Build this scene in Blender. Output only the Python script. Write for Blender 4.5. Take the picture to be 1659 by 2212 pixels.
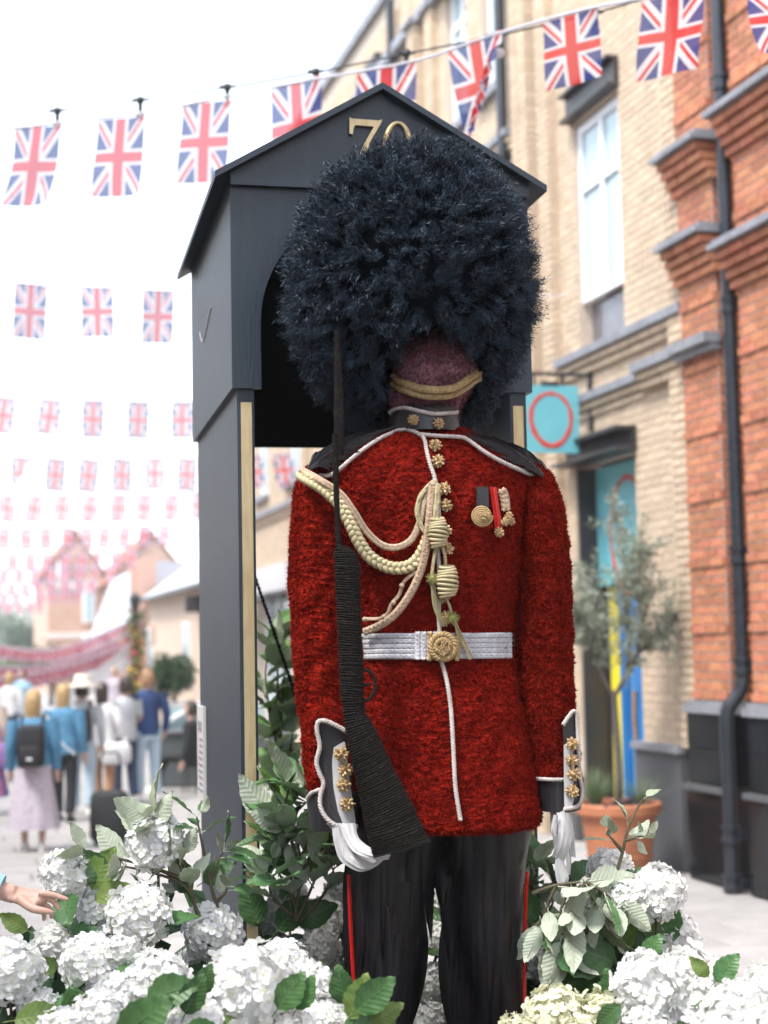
import bpy, math, random
import numpy as np
from mathutils import Vector, Matrix

random.seed(7); RNG = np.random.default_rng(7)
scene = bpy.context.scene
for o in list(bpy.data.objects): bpy.data.objects.remove(o)
COL = scene.collection

# ------------------------------------------------------------------ camera
PITCH, ROLL, CAMZ, FPX = math.radians(4.83), math.radians(1.1), 1.95, 3456.0
_r0, _u0 = Vector((1, 0, 0)), Vector((0, -math.sin(PITCH), math.cos(PITCH)))
CF = Vector((0, math.cos(PITCH), math.sin(PITCH)))
CR = _r0 * math.cos(ROLL) - _u0 * math.sin(ROLL)
CU = _r0 * math.sin(ROLL) + _u0 * math.cos(ROLL)
CPOS = Vector((0, 0, CAMZ))
cam = bpy.data.cameras.new('camera'); camo = bpy.data.objects.new('camera', cam); COL.objects.link(camo)
m3 = Matrix((CR, CU, -CF)).transposed()
camo.matrix_world = Matrix.Translation(CPOS) @ m3.to_4x4()
cam.sensor_fit = 'HORIZONTAL'; cam.sensor_width = 24.0; cam.lens = 50.0
cam.clip_start = 0.1; cam.clip_end = 2000
cam.dof.use_dof = True; cam.dof.focus_distance = 4.72; cam.dof.aperture_fstop = 2.1
scene.camera = camo

# ------------------------------------------------------------------ sky, sun, exposure
SUN_EL, SUN_AZ = math.radians(60), math.radians(228)      # azimuth from +Y, clockwise
w = bpy.data.worlds.new('World'); scene.world = w; w.use_nodes = True
nt = w.node_tree; nt.nodes.clear()
sk = nt.nodes.new('ShaderNodeTexSky'); sk.sky_type = 'NISHITA'; sk.sun_disc = False
sk.sun_elevation = SUN_EL; sk.sun_rotation = SUN_AZ
sk.air_density = 1.0; sk.dust_density = 1.0; sk.ozone_density = 1.0
hs = nt.nodes.new('ShaderNodeHueSaturation'); hs.inputs['Saturation'].default_value = 0.42
bg = nt.nodes.new('ShaderNodeBackground'); bg.inputs['Strength'].default_value = 0.15
wo = nt.nodes.new('ShaderNodeOutputWorld')
nt.links.new(sk.outputs[0], hs.inputs['Color']); nt.links.new(hs.outputs[0], bg.inputs[0]); nt.links.new(bg.outputs[0], wo.inputs[0])
sl = bpy.data.lights.new('sun', 'SUN'); sl.energy = 1.4; sl.angle = math.radians(14); sl.color = (1.0, 0.96, 0.9)
so = bpy.data.objects.new('sun', sl); COL.objects.link(so)
sd = Vector((math.sin(SUN_AZ) * math.cos(SUN_EL), math.cos(SUN_AZ) * math.cos(SUN_EL), math.sin(SUN_EL)))
so.rotation_euler = sd.to_track_quat('Z', 'Y').to_euler(); so.location = (0, 0, 30)
scene.view_settings.view_transform = 'Standard'; scene.view_settings.look = 'None'
scene.view_settings.gamma = 1.0; scene.view_settings.use_curve_mapping = False
scene.view_settings.exposure = 2.0
scene.render.engine = 'CYCLES'
scene.cycles.use_denoising = True
scene.cycles.max_bounces = 6; scene.cycles.transparent_max_bounces = 8
scene.cycles.diffuse_bounces = 4; scene.cycles.glossy_bounces = 3; scene.cycles.transmission_bounces = 4
scene.cycles.caustics_reflective = False; scene.cycles.caustics_refractive = False

# ------------------------------------------------------------------ helpers
def P(px, py, Y):
    """point of the place at distance Y that the camera sees at (px, py) of a 1659 x 2212 frame"""
    d = CF + CR * ((px - 829.5) / FPX) - CU * ((py - 1106) / FPX)
    return CPOS + d * (Y / d.y)
def G(px, py, z=0.0):
    d = CF + CR * ((px - 829.5) / FPX) - CU * ((py - 1106) / FPX)
    return CPOS + d * ((z - CAMZ) / d.z)

class MB:
    def __init__(s): s.v = []; s.f = []; s.m = []; s.n = 0; s.t = []
    def add(s, v, f, mat=0, tint=0.0):
        v = np.asarray(v, dtype=np.float64).reshape(-1, 3); f = np.asarray(f, dtype=np.int64)
        if len(v) == 0 or len(f) == 0: return s
        s.v.append(v); s.f.append(f + s.n); s.m.append(np.full(len(f), mat, dtype=np.int32)); s.n += len(v)
        s.t.append(np.broadcast_to(np.asarray(tint, dtype=np.float32), (len(v),)).astype(np.float32))
        return s
    def join(s, o, mat=None):
        n0 = s.n
        for v in o.v: s.v.append(v)
        for f in o.f: s.f.append(f + n0)
        for m in o.m: s.m.append(m if mat is None else np.full(len(m), mat, np.int32))
        s.t += o.t; s.n += o.n
        return s
    def verts(s): return np.concatenate(s.v) if s.v else np.zeros((0, 3))
    def xform(s, M):
        M = np.array(M); s.v = [v @ M[:3, :3].T + M[:3, 3] for v in s.v]; return s
    def mesh(s, name, off=(0, 0, 0), smooth=False, tint=False, uv=None):
        me = bpy.data.meshes.new(name)
        V = s.verts() - np.asarray(off)
        starts = []; loops = []; k = 0
        for f in s.f:
            w_ = f.shape[1]; starts.append(k + np.arange(len(f)) * w_); loops.append(f.ravel()); k += f.size
        L = np.concatenate(loops); S = np.concatenate(starts); MI = np.concatenate(s.m)
        me.vertices.add(len(V)); me.vertices.foreach_set('co', V.ravel().astype(np.float32))
        me.loops.add(len(L)); me.loops.foreach_set('vertex_index', L.astype(np.int32))
        me.polygons.add(len(S)); me.polygons.foreach_set('loop_start', S.astype(np.int32))
        me.polygons.foreach_set('material_index', MI)
        me.polygons.foreach_set('use_smooth', np.full(len(S), smooth, dtype=bool))
        if tint:
            a = me.attributes.new('tint', 'FLOAT', 'POINT'); a.data.foreach_set('value', np.concatenate(s.t))
        if uv is not None:
            ul = me.uv_layers.new(name='uv'); ul.data.foreach_set('uv', np.asarray(uv, dtype=np.float32)[L].ravel())
        me.update(calc_edges=True)
        return me

def origin(o):
    v = Vector((0, 0, 0))
    while o is not None: v = v + o.location; o = o.parent
    return v
def tag(o, label=None, cat=None, group=None, kind=None):
    if label: o['label'] = label
    if cat: o['category'] = cat
    if group: o['group'] = group
    if kind: o['kind'] = kind
    return o
def empty(name, loc, label=None, cat=None, group=None, kind=None):
    o = bpy.data.objects.new(name, None); COL.objects.link(o); o.location = loc; o.empty_display_size = 0.1
    return tag(o, label, cat, group, kind)
def put(name, me, mats, parent=None, M=None, **kw):
    """link mesh data as an object; M is its matrix in the world"""
    o = bpy.data.objects.new(name, me); COL.objects.link(o)
    if mats is not None and len(me.materials) == 0:
        for m in (mats if isinstance(mats, (list, tuple)) else [mats]): me.materials.append(m)
    if parent is not None: o.parent = parent
    if M is not None:
        o.matrix_local = (Matrix.Translation(-origin(parent)) @ M) if parent is not None else M
    return tag(o, **kw)
def obj(name, mb, mats, parent=None, smooth=False, tint=False, loc=None, uv=None, **kw):
    """one mesh object from world-space geometry"""
    if parent is not None: off = origin(parent)
    else: off = Vector(loc) if loc is not None else Vector((0, 0, 0))
    me = mb.mesh(name, off, smooth, tint, uv)
    o = put(name, me, mats, parent, **kw)
    if parent is None: o.location = off
    return o

def arr(pts): return np.array([tuple(p) for p in pts], dtype=np.float64)
def spline(pts, n):
    """Catmull-Rom through pts, n samples evenly along it"""
    p = arr(pts)
    if len(p) == 2: return p[0] + (p[1] - p[0]) * np.linspace(0, 1, n)[:, None]
    q = np.vstack([2 * p[0] - p[1], p, 2 * p[-1] - p[-2]])
    out = []
    for i in range(1, len(q) - 2):
        t = np.linspace(0, 1, 16, endpoint=False)[:, None]
        a, b, c, d = q[i - 1], q[i], q[i + 1], q[i + 2]
        out.append(0.5 * ((2 * b) + (c - a) * t + (2 * a - 5 * b + 4 * c - d) * t ** 2 + (3 * b - a - 3 * c + d) * t ** 3))
    out = np.vstack(out + [p[-1:]])
    L = np.concatenate([[0], np.cumsum(np.linalg.norm(np.diff(out, axis=0), axis=1))])
    s = np.linspace(0, L[-1], n)
    return np.stack([np.interp(s, L, out[:, k]) for k in range(3)], 1)
def unit(v): return v / np.maximum(np.linalg.norm(v, axis=-1, keepdims=True), 1e-9)
def frames(path, up=(0, -1, 0.01)):
    T = unit(np.gradient(path, axis=0)); up = np.asarray(up, float)
    S = unit(np.cross(T, up)); N = unit(np.cross(S, T))     # S: sideways, N: towards 'up' (out of the surface)
    return T, S, N
def sweep(path, rad, sides=6, caps=True, up=(0, -1, 0.01), flat=1.0, tint=0.0):
    path = arr(path) if not isinstance(path, np.ndarray) else path
    n = len(path); rad = np.broadcast_to(np.asarray(rad, float), (n,))
    T, S, N = frames(path, up)
    a = np.linspace(0, 2 * np.pi, sides, endpoint=False)
    V = path[:, None] + rad[:, None, None] * (np.cos(a)[None, :, None] * S[:, None] + flat * np.sin(a)[None, :, None] * N[:, None])
    mb = MB(); mb.add(V.reshape(-1, 3), grid_faces(n, sides, True), 0, tint)
    if caps:
        b = MB()
        for k in (0, n - 1):
            c = path[k]; vv = np.vstack([V[k], c[None]])
            i = np.arange(sides); j = (i + 1) % sides
            ff = np.stack([i, j, np.full(sides, sides)], 1) if k else np.stack([j, i, np.full(sides, sides)], 1)
            b.add(vv, ff, 0, tint)
        mb.join(b)
    return mb
def grid_faces(n, m, wrap):
    i = np.arange(n - 1)[:, None]; j = np.arange(m if wrap else m - 1)[None]
    j2 = (j + 1) % m
    return np.stack([i * m + j, i * m + j2, (i + 1) * m + j2, (i + 1) * m + j], -1).reshape(-1, 4)
BOXF = np.array([[0, 3, 2, 1], [4, 5, 6, 7], [0, 1, 5, 4], [1, 2, 6, 5], [2, 3, 7, 6], [3, 0, 4, 7]])
def hexa(c):
    """box from 8 corners: bottom 4 then top 4"""
    return MB().add(arr(c), BOXF)
def box(x0, x1, y0, y1, z0, z1):
    return hexa([(x0, y0, z0), (x1, y0, z0), (x1, y1, z0), (x0, y1, z0), (x0, y0, z1), (x1, y0, z1), (x1, y1, z1), (x0, y1, z1)])
def prism(pts, d):
    """polygon pts (list of 3d) extruded by vector d; ear-free fan via n-gon faces"""
    p = arr(pts); n = len(p); d = np.asarray(tuple(d), float)
    mb = MB(); V = np.vstack([p, p + d]); mb.add(V, np.arange(n)[None, ::-1]);
    mb2 = MB().add(V, (np.arange(n) + n)[None]); mb.join(mb2)
    i = np.arange(n); j = (i + 1) % n
    mb.join(MB().add(V, np.stack([i, j, j + n, i + n], 1)))
    return mb
def lathe(prof, n=24, c=(0, 0, 0)):
    a = np.linspace(0, 2 * np.pi, n, endpoint=False); prof = np.array(prof, float)
    V = np.stack([prof[:, 0][:, None] * np.cos(a), prof[:, 0][:, None] * np.sin(a), np.repeat(prof[:, 1][:, None], n, 1)], -1)
    return MB().add(V.reshape(-1, 3) + np.array(tuple(c)), grid_faces(len(prof), n, True))
def ball(c, r, nu=12, nv=8):
    th = np.linspace(0, np.pi, nv + 1); r = np.broadcast_to(np.asarray(r, float), (3,))
    a = np.linspace(0, 2 * np.pi, nu, endpoint=False)
    V = np.stack([np.sin(th)[:, None] * np.cos(a) * r[0], np.sin(th)[:, None] * np.sin(a) * r[1], np.repeat(-np.cos(th)[:, None], nu, 1) * r[2]], -1)
    return MB().add(V.reshape(-1, 3) + np.array(tuple(c)), grid_faces(nv + 1, nu, True))
def rope(path, r, pitch, strands=3, sides=5):
    n = len(path); L = np.concatenate([[0], np.cumsum(np.linalg.norm(np.diff(path, axis=0), axis=1))])
    T, S, N = frames(path); mb = MB()
    for k in range(strands):
        ph = L / pitch * 2 * np.pi + k * 2 * np.pi / strands
        q = path + 0.52 * r * (np.cos(ph)[:, None] * S + np.sin(ph)[:, None] * N)
        mb.join(sweep(q, r * 0.56, sides))
    return mb
def braid(path, wd, pitch, r=None, thick=None, strands=3, sides=5, up=(0, -1, 0.01), tint=0.0):
    """flat plait lying on a surface whose normal is 'up'"""
    L = np.concatenate([[0], np.cumsum(np.linalg.norm(np.diff(path, axis=0), axis=1))])
    T, S, N = frames(path, up); mb = MB(); r = r or wd * 0.3; thick = thick or r * 0.6
    for k in range(strands):
        ph = L / pitch * 2 * np.pi + k * 2 * np.pi / strands
        q = path + (wd / 2 - r * .6) * np.sin(ph)[:, None] * S + thick * np.sin(2 * ph)[:, None] * N
        mb.join(sweep(q, r, sides, flat=.7, up=up, tint=tint))
    return mb
def dens(p, seg): return max(6, int(np.linalg.norm(np.diff(spline(p, 60), axis=0), axis=1).sum() / seg))

def vnoise(p, scale, seed=0):
    """cheap smooth vector noise from sums of sines"""
    r = np.random.default_rng(seed); out = np.zeros((len(p), 3))
    for k in range(5):
        K = r.normal(size=(3, 3)) * scale * (0.6 + 0.5 * k); ph = r.uniform(0, 6.28, 3)
        out += np.sin(p @ K.T + ph)
    return out / 2.2
def tri_list(mb):
    V = mb.verts(); F = []
    for f in mb.f:
        for k in range(1, f.shape[1] - 1): F.append(f[:, [0, k, k + 1]])
    return V, np.vstack(F)
def sample(mb, n, rng=RNG):
    V, F = tri_list(mb); a, b, c = V[F[:, 0]], V[F[:, 1]], V[F[:, 2]]
    cr = np.cross(b - a, c - a); A = np.linalg.norm(cr, axis=1); i = rng.choice(len(F), n, p=A / A.sum())
    u = rng.random(n); v = rng.random(n); fl = u + v > 1; u[fl] = 1 - u[fl]; v[fl] = 1 - v[fl]
    return a[i] + (b - a)[i] * u[:, None] + (c - a)[i] * v[:, None], unit(cr)[i]
def blades(p, d, w_, rng=RNG):
    """one thin triangle for each point p along vector d"""
    n = len(p); s = unit(np.cross(d, rng.normal(size=(n, 3)))) * np.broadcast_to(np.asarray(w_), (n,))[:, None] / 2
    V = np.stack([p - s, p + s, p + d], 1).reshape(-1, 3)
    return MB().add(V, np.arange(3 * n).reshape(-1, 3))

# ------------------------------------------------------------------ materials
def veined(m, vein, depth=.6, scale=26.0, up=.85):
    """add side veins and a midrib (leaf lies along its own y axis, unit length)"""
    nt = m.node_tree; N = nt.nodes; b = N['Principled BSDF']
    tc = N.new('ShaderNodeTexCoord'); sp = N.new('ShaderNodeSeparateXYZ'); nt.links.new(tc.outputs['Object'], sp.inputs[0])
    def mt(op, a, c=None):
        n = N.new('ShaderNodeMath'); n.operation = op
        for i, v in enumerate((a, c)):
            if v is None: continue
            if isinstance(v, (int, float)): n.inputs[i].default_value = v
            else: nt.links.new(v, n.inputs[i])
        return n.outputs[0]
    ax = mt('ABSOLUTE', sp.outputs[0]); ph = mt('MULTIPLY', mt('SUBTRACT', sp.outputs[1], mt('MULTIPLY', ax, up)), scale)
    rib = mt('POWER', mt('ABSOLUTE', mt('COSINE', ph)), 14.0); mid = mt('LESS_THAN', ax, .012)
    f = mt('MAXIMUM', mt('MULTIPLY', rib, .34), mid); soft = mt('ABSOLUTE', mt('COSINE', ph))
    old = b.inputs['Base Color'].links[0].from_socket
    mx = N.new('ShaderNodeMix'); mx.data_type = 'RGBA'; nt.links.new(f, mx.inputs[0]); nt.links.new(old, mx.inputs[6]); mx.inputs[7].default_value = (*vein, 1)
    nt.links.new(mx.outputs[2], b.inputs['Base Color'])
    bp = N.new('ShaderNodeBump'); bp.inputs['Strength'].default_value = depth; bp.inputs['Distance'].default_value = .006; bp.invert = True
    nt.links.new(soft, bp.inputs['Height']); nt.links.new(bp.outputs[0], b.inputs['Normal'])
    return m
def L_(nt, a, b): nt.links.new(a, b)
def mat(name, base, rough=.6, var=None, vscale=8.0, vlo=.35, vhi=.65, detail=4, stretch=None, rnd=0.0, bump=None, metal=0.0,
        trans=0.0, tcol=None, spec=None, tint=None, coat=0.0, third=None, sheen=0.0, emit=None, hue=.03):
    m = bpy.data.materials.new(name); m.use_nodes = True; nt = m.node_tree; N = nt.nodes
    b = N['Principled BSDF']; out = N['Material Output']
    b.inputs['Roughness'].default_value = rough; b.inputs['Metallic'].default_value = metal
    if spec is not None: b.inputs['Specular IOR Level'].default_value = spec
    if coat: b.inputs['Coat Weight'].default_value = coat; b.inputs['Coat Roughness'].default_value = .15
    if sheen: b.inputs['Sheen Weight'].default_value = sheen
    tc = N.new('ShaderNodeTexCoord'); vec = tc.outputs['Object']
    if stretch:
        mp = N.new('ShaderNodeMapping'); mp.inputs['Scale'].default_value = stretch; L_(nt, vec, mp.inputs[0]); vec = mp.outputs[0]
    rgb = N.new('ShaderNodeRGB'); rgb.outputs[0].default_value = (*base, 1); c = rgb.outputs[0]
    def mixc(fac, a, col):
        x = N.new('ShaderNodeMix'); x.data_type = 'RGBA'
        if isinstance(fac, float): x.inputs[0].default_value = fac
        else: L_(nt, fac, x.inputs[0])
        L_(nt, a, x.inputs[6])
        if isinstance(col, tuple): x.inputs[7].default_value = (*col, 1)
        else: L_(nt, col, x.inputs[7])
        return x.outputs[2]
    def noise(sc, lo, hi, det=detail):
        n = N.new('ShaderNodeTexNoise'); n.inputs['Scale'].default_value = sc; n.inputs['Detail'].default_value = det
        n.inputs['Roughness'].default_value = .62; L_(nt, vec, n.inputs['Vector'])
        r = N.new('ShaderNodeMapRange'); r.inputs[1].default_value = lo; r.inputs[2].default_value = hi; L_(nt, n.outputs[0], r.inputs[0])
        return r.outputs[0]
    if var: c = mixc(noise(vscale, vlo, vhi), c, var)
    if third: c = mixc(noise(third[1], third[2], third[3]), c, third[0])
    if tint:
        at = N.new('ShaderNodeAttribute'); at.attribute_name = 'tint'; c = mixc(at.outputs['Fac'], c, tint)
    if rnd:
        g = N.new('ShaderNodeNewGeometry'); oi = N.new('ShaderNodeObjectInfo')
        ad = N.new('ShaderNodeMath'); ad.operation = 'ADD'; L_(nt, g.outputs['Random Per Island'], ad.inputs[0]); L_(nt, oi.outputs['Random'], ad.inputs[1])
        fr = N.new('ShaderNodeMath'); fr.operation = 'FRACT'; L_(nt, ad.outputs[0], fr.inputs[0])
        mr = N.new('ShaderNodeMapRange'); mr.inputs[3].default_value = 1 - rnd; mr.inputs[4].default_value = 1 + rnd * .7; L_(nt, fr.outputs[0], mr.inputs[0])
        h = N.new('ShaderNodeHueSaturation'); L_(nt, mr.outputs[0], h.inputs['Value']); L_(nt, c, h.inputs['Color'])
        h2 = N.new('ShaderNodeMapRange'); h2.inputs[3].default_value = .5 + rnd * hue; h2.inputs[4].default_value = .5 - rnd * hue
        ml = N.new('ShaderNodeMath'); ml.operation = 'MULTIPLY'; ml.inputs[1].default_value = 7.31; L_(nt, fr.outputs[0], ml.inputs[0])
        f2 = N.new('ShaderNodeMath'); f2.operation = 'FRACT'; L_(nt, ml.outputs[0], f2.inputs[0]); L_(nt, f2.outputs[0], h2.inputs[0]); L_(nt, h2.outputs[0], h.inputs['Hue'])
        c = h.outputs[0]
    L_(nt, c, b.inputs['Base Color'])
    if bump:
        n = N.new('ShaderNodeTexNoise'); n.inputs['Scale'].default_value = bump[0]; n.inputs['Detail'].default_value = 5; L_(nt, vec, n.inputs['Vector'])
        bp = N.new('ShaderNodeBump'); bp.inputs['Strength'].default_value = bump[1]; bp.inputs['Distance'].default_value = bump[2]
        L_(nt, n.outputs[0], bp.inputs['Height']); L_(nt, bp.outputs[0], b.inputs['Normal'])
    if emit:
        b.inputs['Emission Color'].default_value = (*emit[0], 1); b.inputs['Emission Strength'].default_value = emit[1]
    if trans:
        t = N.new('ShaderNodeBsdfTranslucent'); mx = N.new('ShaderNodeMixShader'); mx.inputs[0].default_value = trans
        if tcol: t.inputs[0].default_value = (*tcol, 1)
        else: L_(nt, c, t.inputs[0])
        L_(nt, b.outputs[0], mx.inputs[1]); L_(nt, t.outputs[0], mx.inputs[2]); L_(nt, mx.outputs[0], out.inputs[0])
    return m
# ================================================================== ground
M_slab = mat('paving stone', (.36, .345, .335), .75, (.29, .28, .27), 3.0, rnd=.10, bump=(60, .25, .004), third=((.22, .21, .2), .9, .62, .8))
M_joint = mat('paving joint', (.20, .195, .19), .9, (.14, .14, .14), 20)
ST = math.atan(.277)                                   # the street runs this far left of the view axis
US = Vector((-math.sin(ST), math.cos(ST), 0)); NS = Vector((-math.cos(ST), -math.sin(ST), 0))
O_W = Vector((2.55, 13.84, 0))
def W(s, out, z): return O_W + US * s + NS * out + Vector((0, 0, z))
ground = obj('pavement', MB().add([(-400, -60, -.03), (400, -60, -.03), (400, 900, -.03), (-400, 900, -.03)], [[0, 1, 2, 3]]), M_joint, kind='structure')
def slab_mesh(lx, ly):
    b = .006
    V = [(-lx/2, -ly/2, -.03), (lx/2, -ly/2, -.03), (lx/2, ly/2, -.03), (-lx/2, ly/2, -.03),
         (-lx/2, -ly/2, -b), (lx/2, -ly/2, -b), (lx/2, ly/2, -b), (-lx/2, ly/2, -b),
         (-lx/2+b, -ly/2+b, 0), (lx/2-b, -ly/2+b, 0), (lx/2-b, ly/2-b, 0), (-lx/2+b, ly/2-b, 0)]
    F = [[8, 9, 10, 11]]
    for i in range(4):
        j = (i + 1) % 4; F += [[i, j, j + 4, i + 4], [i + 4, j + 4, j + 8, i + 8]]
    return MB().add(V, F)
SLX, SLY = .90, .53
slab_me = slab_mesh(SLX - .012, SLY - .012).mesh('paving_slab')
slots = []
for r in range(-2, 130):
    for c in range(-40, 40):
        s = -14 + r * SLY; o = .45 + c * SLX + (r % 2) * SLX / 2 + .12 * math.sin(r * 2.3)
        p = W(s, o, 0)
        if p.y < 3.0 or p.y > 50: continue
        q = p.x / p.y
        vis = -.27 < q < .27 and p.y > 6
        if -.5 < q < .5 or p.y < 9: slots.append((0 if vis else 1, p.y, p))
slots.sort(key=lambda t: (t[0], t[1]))
rot = Matrix.Rotation(ST, 4, 'Z')
rest = MB(); cnt = 0
for k, (vis, d, p) in enumerate(slots):
    Mx = Matrix.Translation(p + Vector((0, 0, random.uniform(-.002, .002)))) @ rot @ Matrix.Rotation(random.gauss(0, .002), 4, 'X')
    if vis == 0 and cnt < 300:
        put('paving_slab', slab_me, M_slab, ground, Mx); cnt += 1
    else: rest.join(slab_mesh(SLX - .012, SLY - .012).xform(Mx))
obj('paving_slabs', rest, M_slab, ground, kind='stuff')

# ================================================================== sentry box
M_navy = mat('black blue box paint', (.0085, .0195, .0345), .45, (.0125, .0240, .0385), 9.0, .35, .7, stretch=(5, 5, .6), bump=(22, .28, .004), third=((.027, .029, .036), 2.2, .55, .85))
M_inner = mat('matt black lining', (.006, .007, .009), .8, spec=.1)
M_brass = mat('brass strip', (.56, .45, .26), .42, (.42, .31, .16), 9, .4, .75, metal=.4, stretch=(6, 6, .8), bump=(40, .25, .003), third=((.35, .22, .12), 5, .66, .75))
M_chalk = mat('chalk', (.45, .42, .44), .9)
TB = math.radians(12.2)
BA = Vector((math.cos(TB), math.sin(TB), 0)); BB = Vector((-math.sin(TB), math.cos(TB), 0))
_o = P(500, 840, 5.25); BO = Vector((_o.x, _o.y, 0)); ZH = _o.z
def B(a, b, z): return BO + BA * a + BB * b + Vector((0, 0, z))
def bbox(a0, a1, b0, b1, z0, z1):
    return hexa([B(a0, b0, z0), B(a1, b0, z0), B(a1, b1, z0), B(a0, b1, z0), B(a0, b0, z1), B(a1, b0, z1), B(a1, b1, z1), B(a0, b1, z1)])
BW, BD, ZE, ZA = 1.035, 1.38, ZH + .725, ZH + 1.025
sbox = empty('sentry_box', B(BW / 2, BD / 2, 0), 'tall black wooden sentry box with gabled roof, brass strips and the number 70', 'sentry box')
t = .02
for a0, a1, lo0, lo1 in ((0, t, .018, .036), (BW - t, BW, BW - .036, BW - .018)):
    # hood side follows the roof slope at its top
    obj('hood_side', bbox(a0, a1, .002, BD, ZH, ZE + .012), M_navy, sbox)
    obj('side_panel', bbox(lo0, lo1, .03, BD - .03, 0.1, ZH + .05), M_navy, sbox)
obj('back_panel', bbox(t, BW - t, BD - .02, BD - .002, ZH - .02, ZE - .005), M_inner, sbox)
obj('ceiling_panel', bbox(t, BW - t, .03, BD - .02, ZE - .03, ZE - .015), M_inner, sbox)
for a0, a1 in ((t + .001, t + .006), (BW - t - .006, BW - t - .001)):
    obj('hood_lining', bbox(a0, a1, .02, BD - .03, ZH + .002, ZE - .035), M_inner, sbox)
# front of the hood with its arched opening
op0, op1 = .098, BW - .098; rr = (op1 - op0) / 2; zc = ZH + .22
def front_panel(b0, b1, z_top_fn, zlow):
    n = 28; xs = (op0 + op1) / 2 - rr * np.cos(np.linspace(0, np.pi, n)); zs = zc + rr * .98 * np.sin(np.linspace(0, np.pi, n))
    a_in = np.concatenate([[op0], xs, [op1]]); z_in = np.concatenate([[zlow], zs, [zlow]])
    a_out = np.concatenate([[0], np.linspace(0, BW, n), [BW]]); z_out = np.array([zlow] + [z_top_fn(a) for a in np.linspace(0, BW, n)] + [zlow])
    a_out[1] = 0; a_out[-2] = BW
    V = []
    for b in (b0, b1):
        for a, z in zip(a_in, z_in): V.append(B(a, b, z))
        for a, z in zip(a_out, z_out): V.append(B(a, b, z))
    m = n + 2; F = []
    for i in range(m - 1):
        F.append([i, i + m, i + 1 + m, i + 1]); F.append([2*m + i, 2*m + i + 1, 3*m + i + 1, 3*m + i])
        F.append([i, i + 1, 2*m + i + 1, 2*m + i]); F.append([m + i, 3*m + i, 3*m + i + 1, m + i + 1])
    F += [[0, 2*m, 3*m, m], [m - 1, 2*m - 1, 4*m - 1, 3*m - 1]]
    return MB().add(arr(V), F)
obj('arched_front', front_panel(-.02, 0, lambda a: ZE - .005, ZH), M_navy, sbox)
def ztop(a): return ZE + (ZA - ZE) * (1 - abs(a - BW / 2) / (BW / 2))
gp = prism([B(0, -.032, ZE - .03), B(BW, -.032, ZE - .03), B(BW, -.032, ZE), B(BW / 2, -.032, ZA), B(0, -.032, ZE)], tuple(BB * .03))
obj('gable_board', gp, M_navy, sbox)
obj('gable_moulding', bbox(.0, BW, -.045, -.033, ZE - .045, ZE - .012), M_navy, sbox)
ov, fo, rt = .055, .075, .022
sl_ = (ZA - ZE) / (BW / 2)
for sgn in (-1, 1):
    ac = BW / 2; ae = ac + sgn * (BW / 2 + ov)
    ze = ZA - sl_ * (BW / 2 + ov)
    V = [B(ac, -fo, ZA), B(ae, -fo, ze), B(ae, BD + .05, ze), B(ac, BD + .05, ZA)]
    V += [v + Vector((0, 0, rt)) for v in V]
    if sgn > 0: V = [V[3], V[2], V[1], V[0], V[7], V[6], V[5], V[4]]
    obj('roof_slope', hexa(V), M_navy, sbox)
# front posts with brass strips
for a0, a1, s0 in ((.018, .075, .030), (BW - .075, BW - .018, BW - .066)):
    obj('front_post', bbox(a0, a1, 0, .035, .1, ZH + .02), M_navy, sbox)
    obj('brass_strip', bbox(s0, s0 + .036, -.005, -.0005, .12, ZH - .045), M_brass, sbox)
obj('base_board', bbox(-.03, BW + .03, -.03, BD + .03, 0, .1), M_navy, sbox)
for a0, a1 in ((.04, BW - .04), (BW - .04, .04)):
    mb = sweep(spline([B(a0, BD - .05, ZH + .06), B((a0 + a1) / 2, BD - .05, 1.35), B(a1, BD - .05, .15)], 90), .007, 6)
    rp = rope(spline([B(a0, BD - .05, ZH + .06), B((a0 + a1) / 2, BD - .05, 1.45), B(a1, BD - .05, .15)], 160), .009, .035)
    obj('bracing_rope', rp, M_inner, sbox)
# the number on the gable
def gpt(px, py, b): 
    # a pixel on the gable plane at depth b of the box
    d = (CF + CR * ((px - 829.5) / FPX) - CU * ((py - 1106) / FPX)); n = BB; q = BO + BB * b
    return CPOS + d * ((q - CPOS).dot(n) / d.dot(n))
sev = [(755, 253), (760, 256), (818, 260), (826, 258), (822, 268), (803, 300), (785, 345), (779, 362), (764, 360), (772, 343), (790, 305), (808, 273), (768, 270), (764, 276), (762, 290), (755, 288)]
obj('digit', prism([gpt(x, y, -.048) for x, y in sev][::-1], tuple(BB * .014)), M_brass, sbox, label='brass figure seven on the gable')
ring = [gpt(859 + 27 * math.cos(t_), 320 + 55 * math.sin(t_), -.041) for t_ in np.linspace(0, 2 * np.pi, 40)]
rw = [.0052 + .0052 * abs(math.cos(t_)) for t_ in np.linspace(0, 2 * np.pi, 40)]
obj('digit', sweep(arr(ring), np.array(rw), 8, up=(0, -1, .05), flat=.8), M_brass, sbox, smooth=True, label='brass figure nought on the gable, half hidden by the fur hat')
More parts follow.
